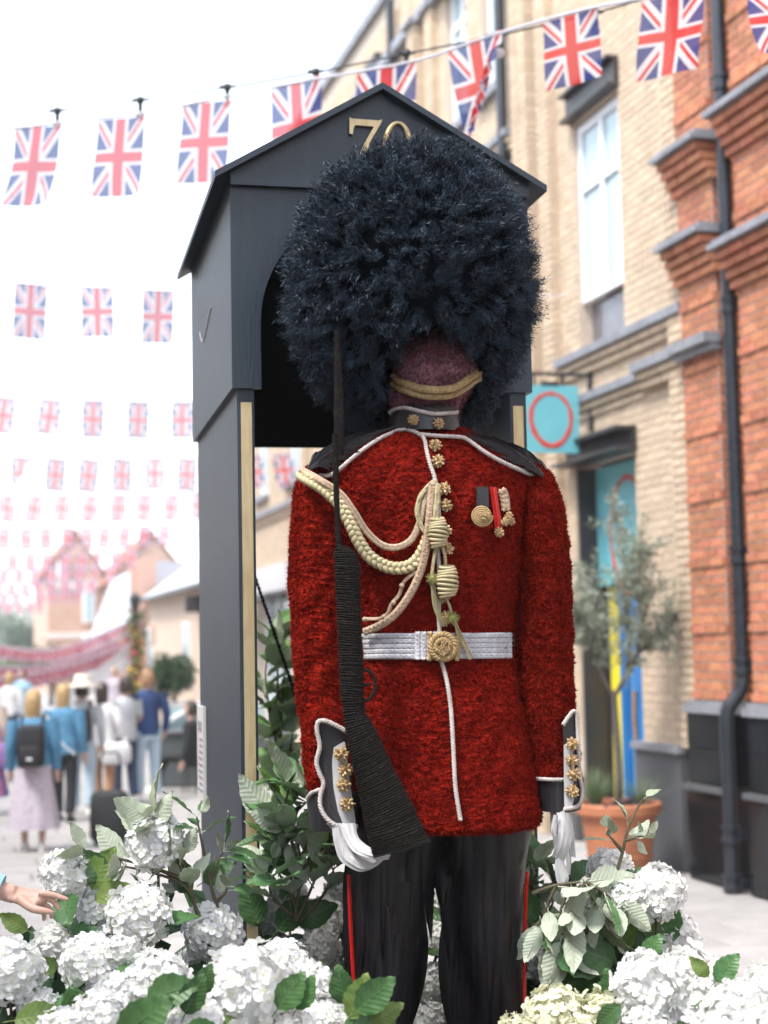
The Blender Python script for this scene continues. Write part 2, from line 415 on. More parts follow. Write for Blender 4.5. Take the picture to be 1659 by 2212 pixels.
# chalk tick and information plaque on the left side
tk = sweep(spline([B(-.002, 1.02, ZH + .39), B(-.002, .90, ZH + .335), B(-.002, .60, ZH + .405)], 14), .0045, 5, up=tuple(-BA), flat=.4)
obj('chalk_tick', tk, M_chalk, sbox)
M_plq = mat('plaque white', (.62, .61, .6), .35); M_ink = mat('plaque print', (.25, .25, .27), .6)
plq = obj('plaque', bbox(.004, .016, 1.10, 1.345, 1.36, 1.73), M_plq, sbox, label='white information plaque on the left side of the box')
for i in range(13):
    z = 1.70 - i * .025
    if i == 2: obj('print_block', bbox(.001, .0038, 1.16, 1.28, z - .02, z + .02), M_ink, plq)
    elif i > 3: obj('print_line', bbox(.0015, .0038, 1.13, 1.13 + random.uniform(.1, .18), z - .005, z + .005), M_ink, plq)
# ================================================================== the guard figure
YG = 4.90
M_red = mat('dyed red flower pile', (.262, .0135, .0050), .85, (.130, .0060, .0026), 80.0, .40, .62, rnd=.45, third=((.37, .0125, .005), 120.0, .56, .70), spec=.05, hue=.004)
M_fur = mat('blue black dyed fern', (.036, .062, .098), .45, (.009, .014, .023), 22.0, .40, .62, rnd=.55, spec=.25)  # base lightened so the colour itself carries the blue sky highlights
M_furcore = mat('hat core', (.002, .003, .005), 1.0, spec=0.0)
M_face = mat('dried purple moss', (.34, .150, .185), .9, (.11, .06, .075), 95, .46, .60, rnd=.5, third=((.36, .08, .09), 22, .58, .70), spec=.1)
M_gold = mat('gold straw', (.44, .31, .15), .5, (.28, .18, .075), 60, .35, .7, rnd=.18, bump=(300, .3, .001))
M_straw = mat('pale straw', (.46, .39, .24), .55, (.33, .29, .15), 40, .35, .7, rnd=.16, bump=(300, .3, .001))
M_pink = mat('natural plait', (.46, .34, .24), .6, (.34, .23, .15), 50, .35, .7, rnd=.15, bump=(300, .3, .001))
M_cord = mat('off white cord', (.52, .48, .46), .7, (.38, .33, .31), 40, .4, .7, bump=(400, .3, .001))
M_white = mat('white painted plait', (.50, .50, .53), .6, (.34, .33, .37), 50, .45, .7, rnd=.08, bump=(250, .3, .001))
M_glove = mat('white dyed leaf', (.56, .56, .57), .55, (.46, .46, .48), 14, .4, .7, stretch=(6, 6, 1), bump=(60, .3, .002), trans=.12)
M_blk = mat('black dyed leaf', (.012, .012, .015), .36, (.028, .024, .028), 9, .45, .7, stretch=(7, 7, 1), bump=(40, .35, .004), rnd=.3)
M_trs = mat('black brown dyed leaf', (.0085, .0085, .011), .34, (.024, .0145, .015), 6, .5, .72, stretch=(7, 7, 1), bump=(40, .4, .004), rnd=.35, spec=.3)
M_twine = mat('black twine', (.012, .011, .0105), .9, (.060, .045, .032), 110, .52, .8, bump=(420, .9, .003), spec=.15)
M_nut = mat('gilt seed pod', (.52, .37, .20), .45, (.36, .24, .11), 90, .4, .65, metal=.12)
M_dark = mat('pod hollow', (.07, .035, .012), .8)
M_scar = mat('red ribbon', (.50, .012, .010), .35, (.36, .008, .006), 30, coat=.3)
M_green = mat('green brush flower', (.36, .35, .13), .7, (.22, .25, .08), 60)
M_brown = mat('brown cardboard', (.12, .04, .03), .8)

def band(path, wd, pitch=.017, r=None, up=(0, -1, .01)):
    """flat herringbone plait: a thin strap with strands laid over it"""
    return sweep(path, wd * .5, 10, flat=.16, up=up).join(braid(path, wd, pitch, r=r or wd * .24, thick=wd * .10, strands=4, up=up))
guard = empty('guard_statue', P(960, 1780, YG).xy.to_3d() + Vector((0, 0, .22)),
              'life-sized guard figure in red floral tunic and huge black bearskin hat before the sentry box', 'statue')

class Loft:
    """upright body given by rows (py, left px, right px, half depth, y shift)"""
    def __init__(s, rows, Y=YG, n=2.4):
        s.n = n; R = []
        for py, xl, xr, hd, dy in rows:
            a = P(xl, py, Y + dy); b = P(xr, py, Y + dy)
            R.append(((a.z + b.z) / 2, (a.x + b.x) / 2, (b.x - a.x) / 2, hd, Y + dy))
        R = np.array(sorted(R)); zz = np.linspace(R[0, 0], R[-1, 0], 90)
        C = spline(np.column_stack([R[:, 0], R[:, 1], R[:, 2]]), 300); D = spline(np.column_stack([R[:, 0], R[:, 3], R[:, 4]]), 300)
        s.z = zz; s.xc = np.interp(zz, C[:, 0], C[:, 1]); s.hw = np.interp(zz, C[:, 0], C[:, 2])
        s.hd = np.interp(zz, D[:, 0], D[:, 1]); s.yc = np.interp(zz, D[:, 0], D[:, 2])
    def at(s, z): return [np.interp(z, s.z, k) for k in (s.xc, s.hw, s.hd, s.yc)]
    def mesh(s, K=50, M=48, cap=True):
        z = np.linspace(s.z[0], s.z[-1], K); xc, hw, hd, yc = s.at(z)
        a = np.linspace(0, 2 * np.pi, M, endpoint=False)
        c = np.sign(np.cos(a)) * np.abs(np.cos(a)) ** (2 / s.n); q = np.sign(np.sin(a)) * np.abs(np.sin(a)) ** (2 / s.n)
        V = np.stack([xc[:, None] + hw[:, None] * c, yc[:, None] + hd[:, None] * q, np.repeat(z[:, None], M, 1)], -1)
        mb = MB().add(V.reshape(-1, 3), grid_faces(K, M, True))
        if cap:
            for k, rev in ((0, True), (K - 1, False)):
                vv = np.vstack([V[k], V[k].mean(0)[None]]); i = np.arange(M); j = (i + 1) % M
                mb.join(MB().add(vv, np.stack([j, i, np.full(M, M)] if rev else [i, j, np.full(M, M)], 1)))
        return mb
    def y(s, x, z):
        xc, hw, hd, yc = s.at(z); t_ = min(.985, abs((x - xc) / max(hw, 1e-4)))
        return yc - hd * (1 - t_ ** s.n) ** (1 / s.n)
    def F(s, px, py, off=.0):
        """surface point seen at a pixel, lifted by off"""
        Y = YG - .2
        for _ in range(6):
            p = P(px, py, Y); Y = s.y(p.x, p.z) - off
        return P(px, py, Y)
    def path(s, pts, off, seg=.006):
        n = 40; q = spline([(x, y, 0) for x, y in pts], n)
        w_ = arr([s.F(x, y, off) for x, y, _ in q])
        k = np.ones(5) / 5
        yy = np.convolve(np.pad(w_[:, 1], 2, 'edge'), k, 'valid'); w_[:, 1] = np.minimum(yy, w_[:, 1] + .004)
        return spline(w_, dens(w_, seg))

BODY = Loft([(930, 850, 1000, .085, .03), (945, 815, 1030, .115, .02), (970, 760, 1085, .145, .01), (1000, 705, 1130, .165, 0), (1040, 685, 1152, .185, 0),
             (1090, 700, 1145, .20, 0), (1150, 722, 1134, .208, 0), (1240, 745, 1122, .20, 0), (1330, 764, 1112, .185, 0), (1400, 772, 1106, .176, 0),
             (1480, 765, 1120, .19, 0), (1600, 762, 1142, .21, 0), (1700, 764, 1158, .222, 0), (1770, 766, 1166, .228, 0), (1786, 778, 1158, .21, 0)])
SL = Loft([(1008, 668, 716, .045, .0), (1030, 650, 735, .085, .0), (1075, 636, 748, .115, .0), (1150, 629, 748, .125, -.005), (1300, 628, 750, .12, -.015),
           (1450, 639, 758, .11, -.03), (1600, 653, 772, .10, -.05), (1720, 668, 780, .095, -.06)], n=2.2)
SR = Loft([(1008, 1128, 1170, .045, .0), (1030, 1110, 1192, .085, .0), (1075, 1112, 1211, .115, .0), (1150, 1122, 1222, .125, 0), (1300, 1112, 1230, .12, 0),
           (1450, 1118, 1238, .11, -.005), (1600, 1140, 1247, .10, -.01), (1700, 1152, 1253, .095, -.01)], n=2.2)

def pile(mb, n, ln, wd, seed, clump=220.0):
    """short curly pile: blades lean together in small tufts"""
    r = np.random.default_rng(seed); p, nr = sample(mb, n, r)
    cl = vnoise(p, clump, seed) * .45 + vnoise(p, clump * 4, seed + 1) * .55
    d = unit(nr * .85 + cl * .8 + r.normal(size=p.shape) * .6 + np.array([0, 0, -.15]))
    l = ln * (.55 + .75 * r.random(n)) * (1 + .55 * vnoise(p, clump * 1.6, seed + 2)[:, 0].clip(-1.3, 1.4))
    return blades(p - nr * .002, d * np.maximum(l, .002)[:, None], wd * (.6 + .8 * r.random(n)), r)
def nap(mb, seed):
    """tufted surface with soft creases"""
    V = mb.verts(); e = V - np.array([0, 0, 0]); f1 = vnoise(V, 22, seed); f2 = vnoise(V, 380, seed + 5); f3 = vnoise(V * [1, 1, 2.2], 40, seed + 9)
    mb.v = [V + f1 * .0045 + f2 * .0017 - np.abs(f3) * np.array([0, -.0035, 0])]; return mb
def bumpy(mb, amp, sc, seed):
    V = mb.verts(); c = V.mean(0); d = vnoise(V, sc, seed) * amp
    mb.v = [V + d]; return mb
bb = nap(BODY.mesh(300, 230), 3); tun = MB().join(bb); tun.join(pile(bb, 210000, .0082, .0046, 11))
tunic = obj('tunic_body', tun, M_red, guard, label='tunic front of deep red dried flower pile')
for nm, lf, sd_ in (('a', SL, 21), ('b', SR, 31)):
    bb = nap(lf.mesh(240, 120), sd_); sv = MB().join(bb); sv.join(pile(bb, 95000, .0082, .0046, sd_))
    obj('sleeve', sv, M_red, guard)

# --- trousers: two legs of overlapping dyed leaves, red side stripes
ZB = guard.location.z
def zrow(z, Y): return CAMZ - 0  # unused
def zpx(z, Y=YG): return 1398 + (CAMZ - z) * FPX / Y
LL = Loft([(1770, 762, 985, .15, 0), (1850, 757, 950, .14, 0), (1900, 758, 935, .135, 0), (2000, 762, 913, .128, 0), (2120, 769, 900, .12, 0), (2212, 776, 893, .115, 0), (2420, 782, 890, .11, 0), (2560, 785, 895, .115, 0)])
RL = Loft([(1770, 940, 1150, .15, .0), (1850, 962, 1136, .14, .0), (1900, 975, 1130, .135, 0), (2000, 985, 1126, .128, 0), (2120, 1003, 1125, .12, 0), (2212, 1015, 1126, .115, 0), (2420, 1016, 1124, .11, 0), (2560, 1012, 1126, .115, 0)])
def leaf_strip(lf, px, y0, y1, wpx, off, bow=0):
    """a long dyed leaf lying on the leg, slightly lifted and folded along its middle"""
    n = 14; rows = []
    for i in range(n):
        t_ = i / (n - 1); y = y0 + (y1 - y0) * t_; w_ = wpx * (math.sin(math.pi * min(1, .12 + t_ * .95)) ** .6) * (1 - .55 * t_ ** 3)
        x = px + bow * math.sin(math.pi * t_)
        o = off + .006 * t_
        rows.append([lf.F(x - w_ / 2, y, o * .3), lf.F(x - w_ * .22, y, o * .9), lf.F(x, y, o + .003), lf.F(x + w_ * .22, y, o * .9), lf.F(x + w_ / 2, y, o * .3)])
    return MB().add(arr([p for r_ in rows for p in r_]), grid_faces(n, 5, False)[:, ::-1])
trs = obj('trousers', MB().join(bumpy(LL.mesh(70, 40), .004, 22, 5)).join(bumpy(RL.mesh(70, 40), .004, 22, 6)), M_trs, guard, smooth=True,
          label='black trousers covered with overlapping dyed leaves')
rr_ = random.Random(5)
for lf, xs in ((LL, (785, 815, 850, 880, 905)), (RL, (985, 1012, 1040, 1070, 1100))):
    for k in range(22):
        y0 = 1700 + (k // 5) * 115 + rr_.uniform(-30, 30); x = xs[k % 5] + rr_.uniform(-14, 14)
        z = lf.F(x, min(y0 + 60, 2250)); 
        xc, hw, hd, yc = lf.at(z.z)
        pc = 829.5 + (xc - CPOS.x) / yc * FPX; hwp = hw / yc * FPX
        x = pc + max(-.72, min(.72, (x - (xs[2])) / 62.0)) * hwp
        o = obj('dyed_leaf', leaf_strip(lf, x, y0, y0 + rr_.uniform(230, 420), rr_.uniform(30, 70), rr_.uniform(.007, .016), rr_.uniform(-14, 14)), M_trs, trs, smooth=True)
for lf, sg in ((LL, -1), (RL, 1)):
    pts = []
    for y in np.linspace(1880, 2540, 16):
        p0 = P(900, y, YG); xc, hw, hd, yc = lf.at(p0.z); pts.append((xc + sg * (hw + .004), yc - .075, p0.z))
    obj('side_stripe', sweep(arr(pts), .0065, 6, up=(sg, 0, .01)), M_scar, trs)
for lf, sg in ((LL, 1), (RL, 1)):
    z0 = float(lf.z[0]); xc, hw, hd, yc = lf.at(z0)
    obj('boot', ball((xc, yc - .09, z0 - .03), (hw * .95, .24, .075), 16, 10), M_blk, guard, smooth=True)
bz = min(float(LL.z[0]), float(RL.z[0])) - .105
base = obj('plinth', box(guard.location.x - .42, guard.location.x + .42, YG - .36, YG + .28, .0, bz), M_navy, guard)

# --- face, collar, chin strap
FACE = Loft([(722, 900, 985, .05, .04), (745, 880, 1006, .10, .03), (775, 862, 1022, .135, .02), (805, 852, 1030, .15, .01), (835, 848, 1022, .15, .01), (862, 846, 1002, .135, .01),
             (885, 846, 990, .115, .02), (915, 848, 988, .10, .02)], n=2.1)
fm = MB().join(bumpy(FACE.mesh(40, 40), .006, 26, 8)); fm.join(pile(FACE.mesh(40, 40), 40000, .011, .0024, 81, 260))
head = obj('head', fm, M_face, guard, label='featureless face of purple dried moss under the hat')
st1 = FACE.path([(846, 815), (872, 827), (905, 838), (940, 842), (975, 839), (998, 828), (1020, 812), (1038, 803)], .016)
st2 = FACE.path([(848, 829), (872, 841), (905, 852), (940, 856), (975, 853), (1000, 841), (1022, 824), (1038, 815)], .016)
obj('chin_strap', band(st1, .023).join(band(st2, .023)), M_gold, head, smooth=True, label='plaited gold chin strap')
COLR = Loft([(880, 846, 990, .108, .015), (905, 842, 990, .115, .01), (938, 838, 996, .12, .01)], n=2.1)
col = obj('collar', COLR.mesh(10, 48, False), M_blk, guard, smooth=True)
obj('piping', rope(COLR.path([(841, 893), (855, 884), (875, 881), (905, 888), (935, 894), (965, 893), (988, 891)], .004), .0072, .026), M_cord, col, smooth=True)

# --- seed pod buttons
def pod_mesh(seed, R=.0135, n=24):
    r = random.Random(seed); mb = MB().join(ball((0, 0, 0), R * .8, 8, 6)); dk = MB()
    for k in range(n):
        y = 1 - (k + .5) * 2 / n; a = k * 2.39996; q = Vector((math.sqrt(1 - y * y) * math.cos(a), y, math.sqrt(1 - y * y) * math.sin(a)))
        q = (q + Vector((r.uniform(-.15, .15), r.uniform(-.15, .15), r.uniform(-.15, .15)))).normalized()
        t1 = q.orthogonal().normalized(); t2 = q.cross(t1); h = R * r.uniform(1.18, 1.5); V = []
        for rad, hh in ((.27, .62), (.31, .92), (.17, h / R), (.09, .98)):
            for j in range(6):
                an = j * math.pi / 3; V.append(q * hh * R + (t1 * math.cos(an) + t2 * math.sin(an)) * rad * R)
        mb.add(arr(V), grid_faces(4, 6, True)); dk.add(arr(V[18:24]), [[0, 1, 2, 3, 4, 5]])
    m_ = MB().join(mb, 0).join(dk, 1)
    return m_.mesh('button')
PODS = [pod_mesh(k) for k in range(3)]
for me_ in PODS: me_.materials.append(M_nut); me_.materials.append(M_dark)
def pod(lf, px, py, parent, sc=1.0, off=.012, name='button'):
    p = lf.F(px, py, off)
    Mx = Matrix.Translation(p) @ Matrix.Rotation(random.uniform(0, 6), 4, 'Y') @ Matrix.Rotation(random.uniform(0, 6), 4, 'Z') @ Matrix.Scale(sc, 4)
    return put(name, random.choice(PODS), None, parent, Mx)
for px, py in ((893, 907), (947, 915)): pod(COLR, px, py, col, 1.0, .008)
for px, py in ((940, 962), (946, 996), (960, 1056), (963, 1091), (962, 1146), (966, 1185), (958, 1288), (964, 1333)): pod(BODY, px, py, guard, 1.12, .018)

# --- shoulder boards: fans of black leaves edged with cord
def shoulder(root, tips, name='epaulette'):
    """fan of folded black leaves from the shoulder tip towards the neck"""
    mb = MB(); n = 30; A = spline(tips, n); r = random.Random(int(root[0] * 1000))
    for k in range(n):
        f = r.uniform(.72, 1.04); b = root + (A[k] - root) * f; a = root + (A[k] - root) * r.uniform(.0, .22)
        lift = np.array([0, -.010 - .012 * r.random(), .010 + .012 * r.random()])
        path = spline([a, (a + b) / 2 + lift, b + lift * .5], 8); T = unit(b - a); s_ = unit(np.cross(T, [0, -1, .35])) * (.0075 * np.sin(np.linspace(.45, 3.05, 8)) + .0006)[:, None]
        up = np.array([0, -.0060, .0075]) * np.sin(np.linspace(.3, 3, 8))[:, None]
        mb.add(np.stack([path - s_, path + up, path + s_], 1).reshape(-1, 3), grid_faces(8, 3, False))
    return obj(name, mb, M_blk, guard)
def pw(px, py, Y): return np.array(P(px, py, Y))
shoulder(pw(664, 1014, 4.83), [pw(718, 1026, 4.765), pw(760, 994, 4.76), pw(805, 962, 4.77), pw(848, 936, 4.80), pw(838, 928, 4.90), pw(790, 936, 4.96), pw(735, 962, 4.98), pw(700, 982, 4.97)])
shoulder(pw(1188, 1036, 4.83), [pw(1130, 1018, 4.765), pw(1085, 994, 4.76), pw(1040, 966, 4.77), pw(1000, 942, 4.80), pw(1018, 936, 4.90), pw(1065, 946, 4.96), pw(1112, 966, 4.98), pw(1150, 990, 4.97)])
def cord(pts, lf=BODY, off=.012, r=.0070, parent=guard, name='piping', mt=M_cord):
    return obj(name, rope(lf.path(pts, off), r, .028), mt, parent, smooth=True)
cord([(842, 938), (862, 930), (885, 930), (905, 938), (917, 950), (922, 975), (930, 1005), (940, 1036), (948, 1090), (946, 1180), (950, 1260), (948, 1320), (950, 1368)], off=.014)
cord([(905, 938), (940, 941), (990, 944), (1010, 950), (1050, 978), (1090, 1000), (1140, 1022), (1188, 1042)], off=.02)
cord([(850, 934), (825, 945), (800, 960), (770, 982), (735, 1012), (715, 1026), (690, 1027)], off=.02)
cord([(952, 1424), (965, 1470), (974, 1530), (979, 1610), (984, 1700), (995, 1772)], off=.014)
# --- belt
belt_e = obj('belt', MB().join(sweep(np.array([[0, 0, 0], [0, 0, .001]]), .0001, 3)), M_white, guard, label='white plaited belt')
bm = MB(); back = []
for k in range(5):
    yy = 1374 + k * 11
    p = BODY.path([(774, yy + 2), (830, yy), (900, yy), (960, yy - 1), (1030, yy - 1), (1104, yy - 2)], .010)
    bm.join(band(p, .0168, .018))
# the rest of the belt round the back
for k in range(5):
    z = P(940, 1374 + k * 11, YG).z; xc, hw, hd, yc = BODY.at(z); a = np.linspace(0, np.pi, 40)
    q = np.stack([xc + (hw + .012) * np.cos(a), yc + (hd + .012) * np.sin(a) ** .8, np.full(40, z)], 1)
    bm.join(sweep(q, .0078, 6, up=(0, 0, 1)))
belt_e.data = bm.mesh('belt', origin(guard), True); belt_e.data.materials.append(M_white)
pn = MB()
for k in range(4):
    x = 902 + k * 13
    pn.join(band(BODY.path([(x, 1366), (x, 1395), (x, 1424)], .020), .0195, .018))
obj('belt_keeper', pn, M_white, belt_e, smooth=True)
bk = MB(); c0 = BODY.F(957, 1397, .032)
ringp = arr([c0 + Vector((.036 * math.cos(a), 0, .036 * math.sin(a))) for a in np.linspace(0, 2 * np.pi, 60)])
bk.join(rope(ringp, .010, .03)); 
ring2 = arr([c0 + Vector((.021 * math.cos(a), -.005, .021 * math.sin(a))) for a in np.linspace(0, 2 * np.pi, 40)]); bk.join(rope(ring2, .008, .025))
for x in (928, 988): bk.join(rope(BODY.path([(x, 1366), (x + 2, 1395), (x - 2, 1426)], .026), .0085, .028))
buckle = obj('buckle', bk, M_gold, belt_e, smooth=True, label='round gilt rope buckle')
for dx, dy in ((0, 0), (-9, 6), (10, 5), (2, -11), (-2, 14)): pod(BODY, 957 + dx, 1397 + dy, buckle, .62, .040, 'seed_pod')

# --- cords across the chest
def plait(pts, wd, pitch, mt, off=.022, lf=BODY, r=None, name='shoulder_cord', label=None):
    return obj(name, band(lf.path(pts, off), wd, pitch) if r == 'band' else braid(lf.path(pts, off), wd, pitch, r=r), mt, guard, smooth=True, label=label)
def W2(pts, Y): return arr([P(x, y, Y + (dy if len(q_) > 2 else 0)) for q_ in pts for x, y, dy in [tuple(q_) + ((0,) if len(q_) == 2 else ())]])
pathA = spline(W2([(648, 1024, .06), (668, 1036, .0), (700, 1056, -.03), (735, 1090, -.05), (757, 1130, -.06), (777, 1172, -.065), (803, 1206, -.065), (845, 1226, -.06), (885, 1222, -.06), (910, 1196, -.06), (928, 1150, -.06), (938, 1100, -.06)], 4.735), 150)
obj('shoulder_cord', braid(pathA, .034, .052, r=.0095), M_straw, guard, smooth=True, label='thick pale straw plait looping from the shoulder')
pathB = spline(W2([(650, 1014, .05), (690, 1036, -.03), (735, 1066, -.05), (764, 1104, -.06), (792, 1148, -.065), (825, 1177, -.065), (858, 1182, -.065), (888, 1166, -.065), (906, 1130, -.065), (916, 1086, -.06), (934, 1050, -.055)], 4.735), 200)
obj('shoulder_cord', band(pathB, .020, .016), M_pink, guard, smooth=True, label='flat natural plait looping across the chest')
plait([(934, 1044), (930, 1090), (924, 1150), (914, 1215), (892, 1272), (858, 1322), (822, 1350), (786, 1366)], .023, .018, M_pink, .034, r='band', label='long flat plait falling to the belt')
plait([(940, 1038), (915, 1062), (902, 1092), (904, 1122), (918, 1150)], .015, .022, M_straw, .03, r=.0045)
plait([(898, 1235), (872, 1258), (862, 1285), (846, 1305), (838, 1325), (820, 1336), (784, 1338)], .011, .02, M_pink, .028, r=.0035, label='thin knotted cord end')
for x, y in ((868, 1265), (850, 1302), (830, 1332), (788, 1338)):
    obj('cord_knot', ball(BODY.F(x, y, .03), (.0085, .008, .008), 8, 6), M_pink, guard, smooth=True)
plait([(946, 1046), (944, 1080), (941, 1120)], .018, .022, M_straw, .04, r=.005)
def knot(cx, cy, w_, h_, mt):
    mb = MB(); c = BODY.F(cx, cy, .045); n = 9
    for k in range(n):
        t_ = (k + .5) / n - .5; rx = w_ / 2 / 705 * (1 - 1.7 * t_ * t_) ; z = -t_ * h_ / 705
        a = np.linspace(0, 2 * np.pi, 22)
        mb.join(sweep(np.stack([c.x + rx * np.cos(a), c.y + .8 * rx * np.sin(a), c.z + z + .004 * np.sin(a + k)], 1), .0052, 5, up=(0, 0, 1)))
    mb.join(ball(c, (w_ / 2 / 705 * .75, w_ / 2 / 705 * .6, h_ / 2 / 705 * .9), 10, 8))
    return obj('cord_knot', mb, mt, guard, smooth=True)
knot(946, 1150, 36, 62, M_straw); knot(966, 1256, 42, 66, M_straw)
plait([(942, 1182), (936, 1215), (932, 1250)], .011, .02, M_straw, .03, r=.0036)
plait([(955, 1182), (962, 1205), (962, 1225)], .011, .02, M_straw, .034, r=.0036)
def grass_end(pts, n, spread, seed):
    r = random.Random(seed); mb = MB()
    for k in range(n):
        o = [(x + r.uniform(-spread, spread), y + r.uniform(-6, 6)) for x, y in pts]
        mb.join(sweep(BODY.path(o, .026 + r.uniform(0, .012), .01), np.linspace(.0024, .001, dens([BODY.F(x, y, .02) for x, y in o], .01)), 4))
    return mb
def gend(pts, n, spread, seed, mt=M_straw):
    r = random.Random(seed); mb = MB()
    for k in range(n):
        o = [(x + r.uniform(-spread, spread), y + r.uniform(-6, 6)) for x, y in pts]
        q = BODY.path(o, .026 + r.uniform(0, .012), .01); mb.join(sweep(q, np.linspace(.0026, .0011, len(q)), 4))
    return obj('grass_tassel', mb, mt, guard, smooth=True)
gend([(936, 1262), (940, 1300), (948, 1330), (960, 1348)], 12, 6, 2); gend([(980, 1340), (996, 1375), (1018, 1420)], 11, 5, 3)
plait([(962, 1290), (972, 1312), (976, 1330)], .009, .02, M_straw, .034, r=.0032)
def brush(cx, cy, seed):
    r = np.random.default_rng(seed); c = np.array(BODY.F(cx, cy, .045)); d = unit(r.normal(size=(260, 3)) * [1, .7, 1] + [0, -.5, .15])
    return obj('brush_flower', blades(np.repeat(c[None], 260, 0), d * (.018 + .006 * r.random((260, 1))), .0022, r).join(ball(c, .011, 8, 6)), M_green, guard)
brush(934, 1250, 1); brush(979, 1334, 2)
# --- medals
def ribbon(q, th, nm, mt, parent=guard, label=None):
    c = [BODY.F(x, y, .02) for x, y in q]; V = [p + Vector((0, 0, 0)) for p in c]
    return obj(nm, prism(V[::-1], (0, .010, 0)), mt, parent, label=label)
def coil(cx, cy, R, mt, parent):
    mb = MB(); c = BODY.F(cx, cy, .03); th = np.linspace(0, 2 * np.pi * 5, 150); rad = R / 705 * th / th[-1]
    mb.join(sweep(np.stack([c.x + rad * np.cos(th), np.full(150, c.y) - .004 + .008 * rad / (R / 705), c.z + rad * np.sin(th)], 1), .0036, 5))
    return obj('medal_disc', mb, mt, parent, smooth=True)
md = ribbon([(1029, 1051), (1055, 1052), (1056, 1096), (1030, 1094)], .01, 'medal', M_blk, label='coiled straw medal on a black ribbon')
coil(1041, 1114, 22, M_gold, md); pod(BODY, 1050, 1116, md, .8, .036, 'seed_pod')
md = ribbon([(1058, 1052), (1072, 1052), (1086, 1138), (1070, 1142)], .01, 'medal', M_scar, label='seed pod medal on a red ribbon')
obj('ribbon_fold', sweep(BODY.path([(1066, 1054), (1072, 1095), (1078, 1138)], .026), .004, 5), M_scar, md); pod(BODY, 1079, 1150, md, .85, .03, 'seed_pod')
mdb = band(BODY.path([(1084, 1058), (1090, 1075), (1093, 1102)], .022), .028, .018)
md = obj('medal', mdb, M_pink, guard, smooth=True, label='greenish seed pod medal on a plaited ribbon'); 
for dx, dy in ((0, 0), (8, 6), (-6, 8), (4, -6)): pod(BODY, 1096 + dx, 1120 + dy, md, .7, .034, 'seed_pod')
# --- cuffs
def plate(lf, pts, off, name, mt, parent, th=.006):
    """a leaf plate following the sleeve: outline in pixels"""
    ys = [p[1] for p in pts]; n = 16; rows = []
    q = pts + [pts[0]]
    for y in np.linspace(min(ys) + .5, max(ys) - .5, n):
        xs = []
        for (x0, y0), (x1, y1) in zip(q[:-1], q[1:]):
            if (y0 - y) * (y1 - y) <= 0 and y0 != y1: xs.append(x0 + (x1 - x0) * (y - y0) / (y1 - y0))
        if len(xs) < 2: continue
        a, b = min(xs), max(xs); rows.append([np.array(lf.F(a + (b - a) * t_, y, off)) for t_ in np.linspace(0, 1, 6)])
    V = np.array(rows); n = len(V); m_ = V.shape[1]; inn = V + np.array([0, th, 0])
    mb = MB().add(V.reshape(-1, 3), grid_faces(n, m_, False)).add(inn.reshape(-1, 3), grid_faces(n, m_, False)[:, ::-1])
    loop = [V[0, j] for j in range(m_)] + [V[i, -1] for i in range(1, n)] + [V[-1, j] for j in range(m_ - 2, -1, -1)] + [V[i, 0] for i in range(n - 2, 0, -1)]
    lo = np.array(loop); k = len(lo); i = np.arange(k); mb.add(np.vstack([lo, lo + [0, th, 0]]), np.stack([i, (i + 1) % k, (i + 1) % k + k, i + k], 1))
    return obj(name, mb, mt, parent)
CL = Loft([(1706, 660, 792, .105, -.06), (1745, 664, 786, .108, -.062), (1788, 668, 780, .108, -.064)], n=2.2)
CRt = Loft([(1678, 1150, 1256, .102, -.01), (1715, 1154, 1258, .104, -.01), (1747, 1158, 1254, .104, -.01)], n=2.2)
cuffL = obj('cuff', CL.mesh(12, 40, True), M_blk, guard, smooth=False)
cuffR = obj('cuff', CRt.mesh(12, 40, True), M_blk, guard, smooth=False)
JL = Loft([(1540, 640, 790, .125, -.055), (1650, 645, 800, .118, -.06), (1800, 655, 800, .128, -.066)], n=2.6)
JR = Loft([(1520, 1120, 1262, .12, -.01), (1650, 1130, 1272, .118, -.012), (1770, 1140, 1275, .122, -.012)], n=3.2)
outl = [(684, 1560), (700, 1556), (745, 1578), (752, 1620), (762, 1700), (770, 1784), (735, 1788), (708, 1770), (694, 1745), (694, 1712), (700, 1690), (690, 1668), (683, 1648), (690, 1615)]
plate(JL, outl, .006, 'cuff_slash', M_blk, cuffL)
plate(JL, [(722, 1606), (745, 1602), (752, 1650), (757, 1700), (769, 1782), (745, 1790), (730, 1752), (720, 1700), (717, 1645)], .014, 'white_band', M_glove, cuffL)
def ropepx(lf, pts, off, r, parent): return obj('piping', rope(lf.path(pts, off), r, .028), M_cord, parent, smooth=True)
ropepx(JL, [(748, 1580), (725, 1567), (702, 1557), (687, 1560), (685, 1580), (691, 1612), (684, 1645), (690, 1670), (699, 1692), (692, 1720), (694, 1748), (712, 1774), (740, 1787), (772, 1785)], .014, .0075, cuffL)
ropepx(CL, [(664, 1726), (672, 1714), (690, 1706), (702, 1704)], .006, .0072, cuffL)
for px, py in ((737, 1629), (747, 1664), (742, 1695), (750, 1737)): pod(JL, px, py, cuffL, 1.25, .03)
outr = [(1215, 1566), (1240, 1534), (1248, 1580), (1252, 1680), (1258, 1712), (1254, 1735), (1240, 1745), (1218, 1746), (1218, 1600)]
plate(JR, outr, .004, 'cuff_slash', M_blk, cuffR)
plate(JR, [(1218, 1602), (1237, 1600), (1238, 1660), (1240, 1725), (1236, 1746), (1219, 1746)], .012, 'white_band', M_glove, cuffR)
ropepx(JR, [(1216, 1566), (1228, 1548), (1240, 1535), (1246, 1545), (1249, 1600), (1252, 1670), (1258, 1710), (1253, 1735), (1238, 1745), (1218, 1748)], .012, .0066, cuffR)
ropepx(CRt, [(1156, 1682), (1190, 1684), (1218, 1684)], .006, .0066, cuffR)
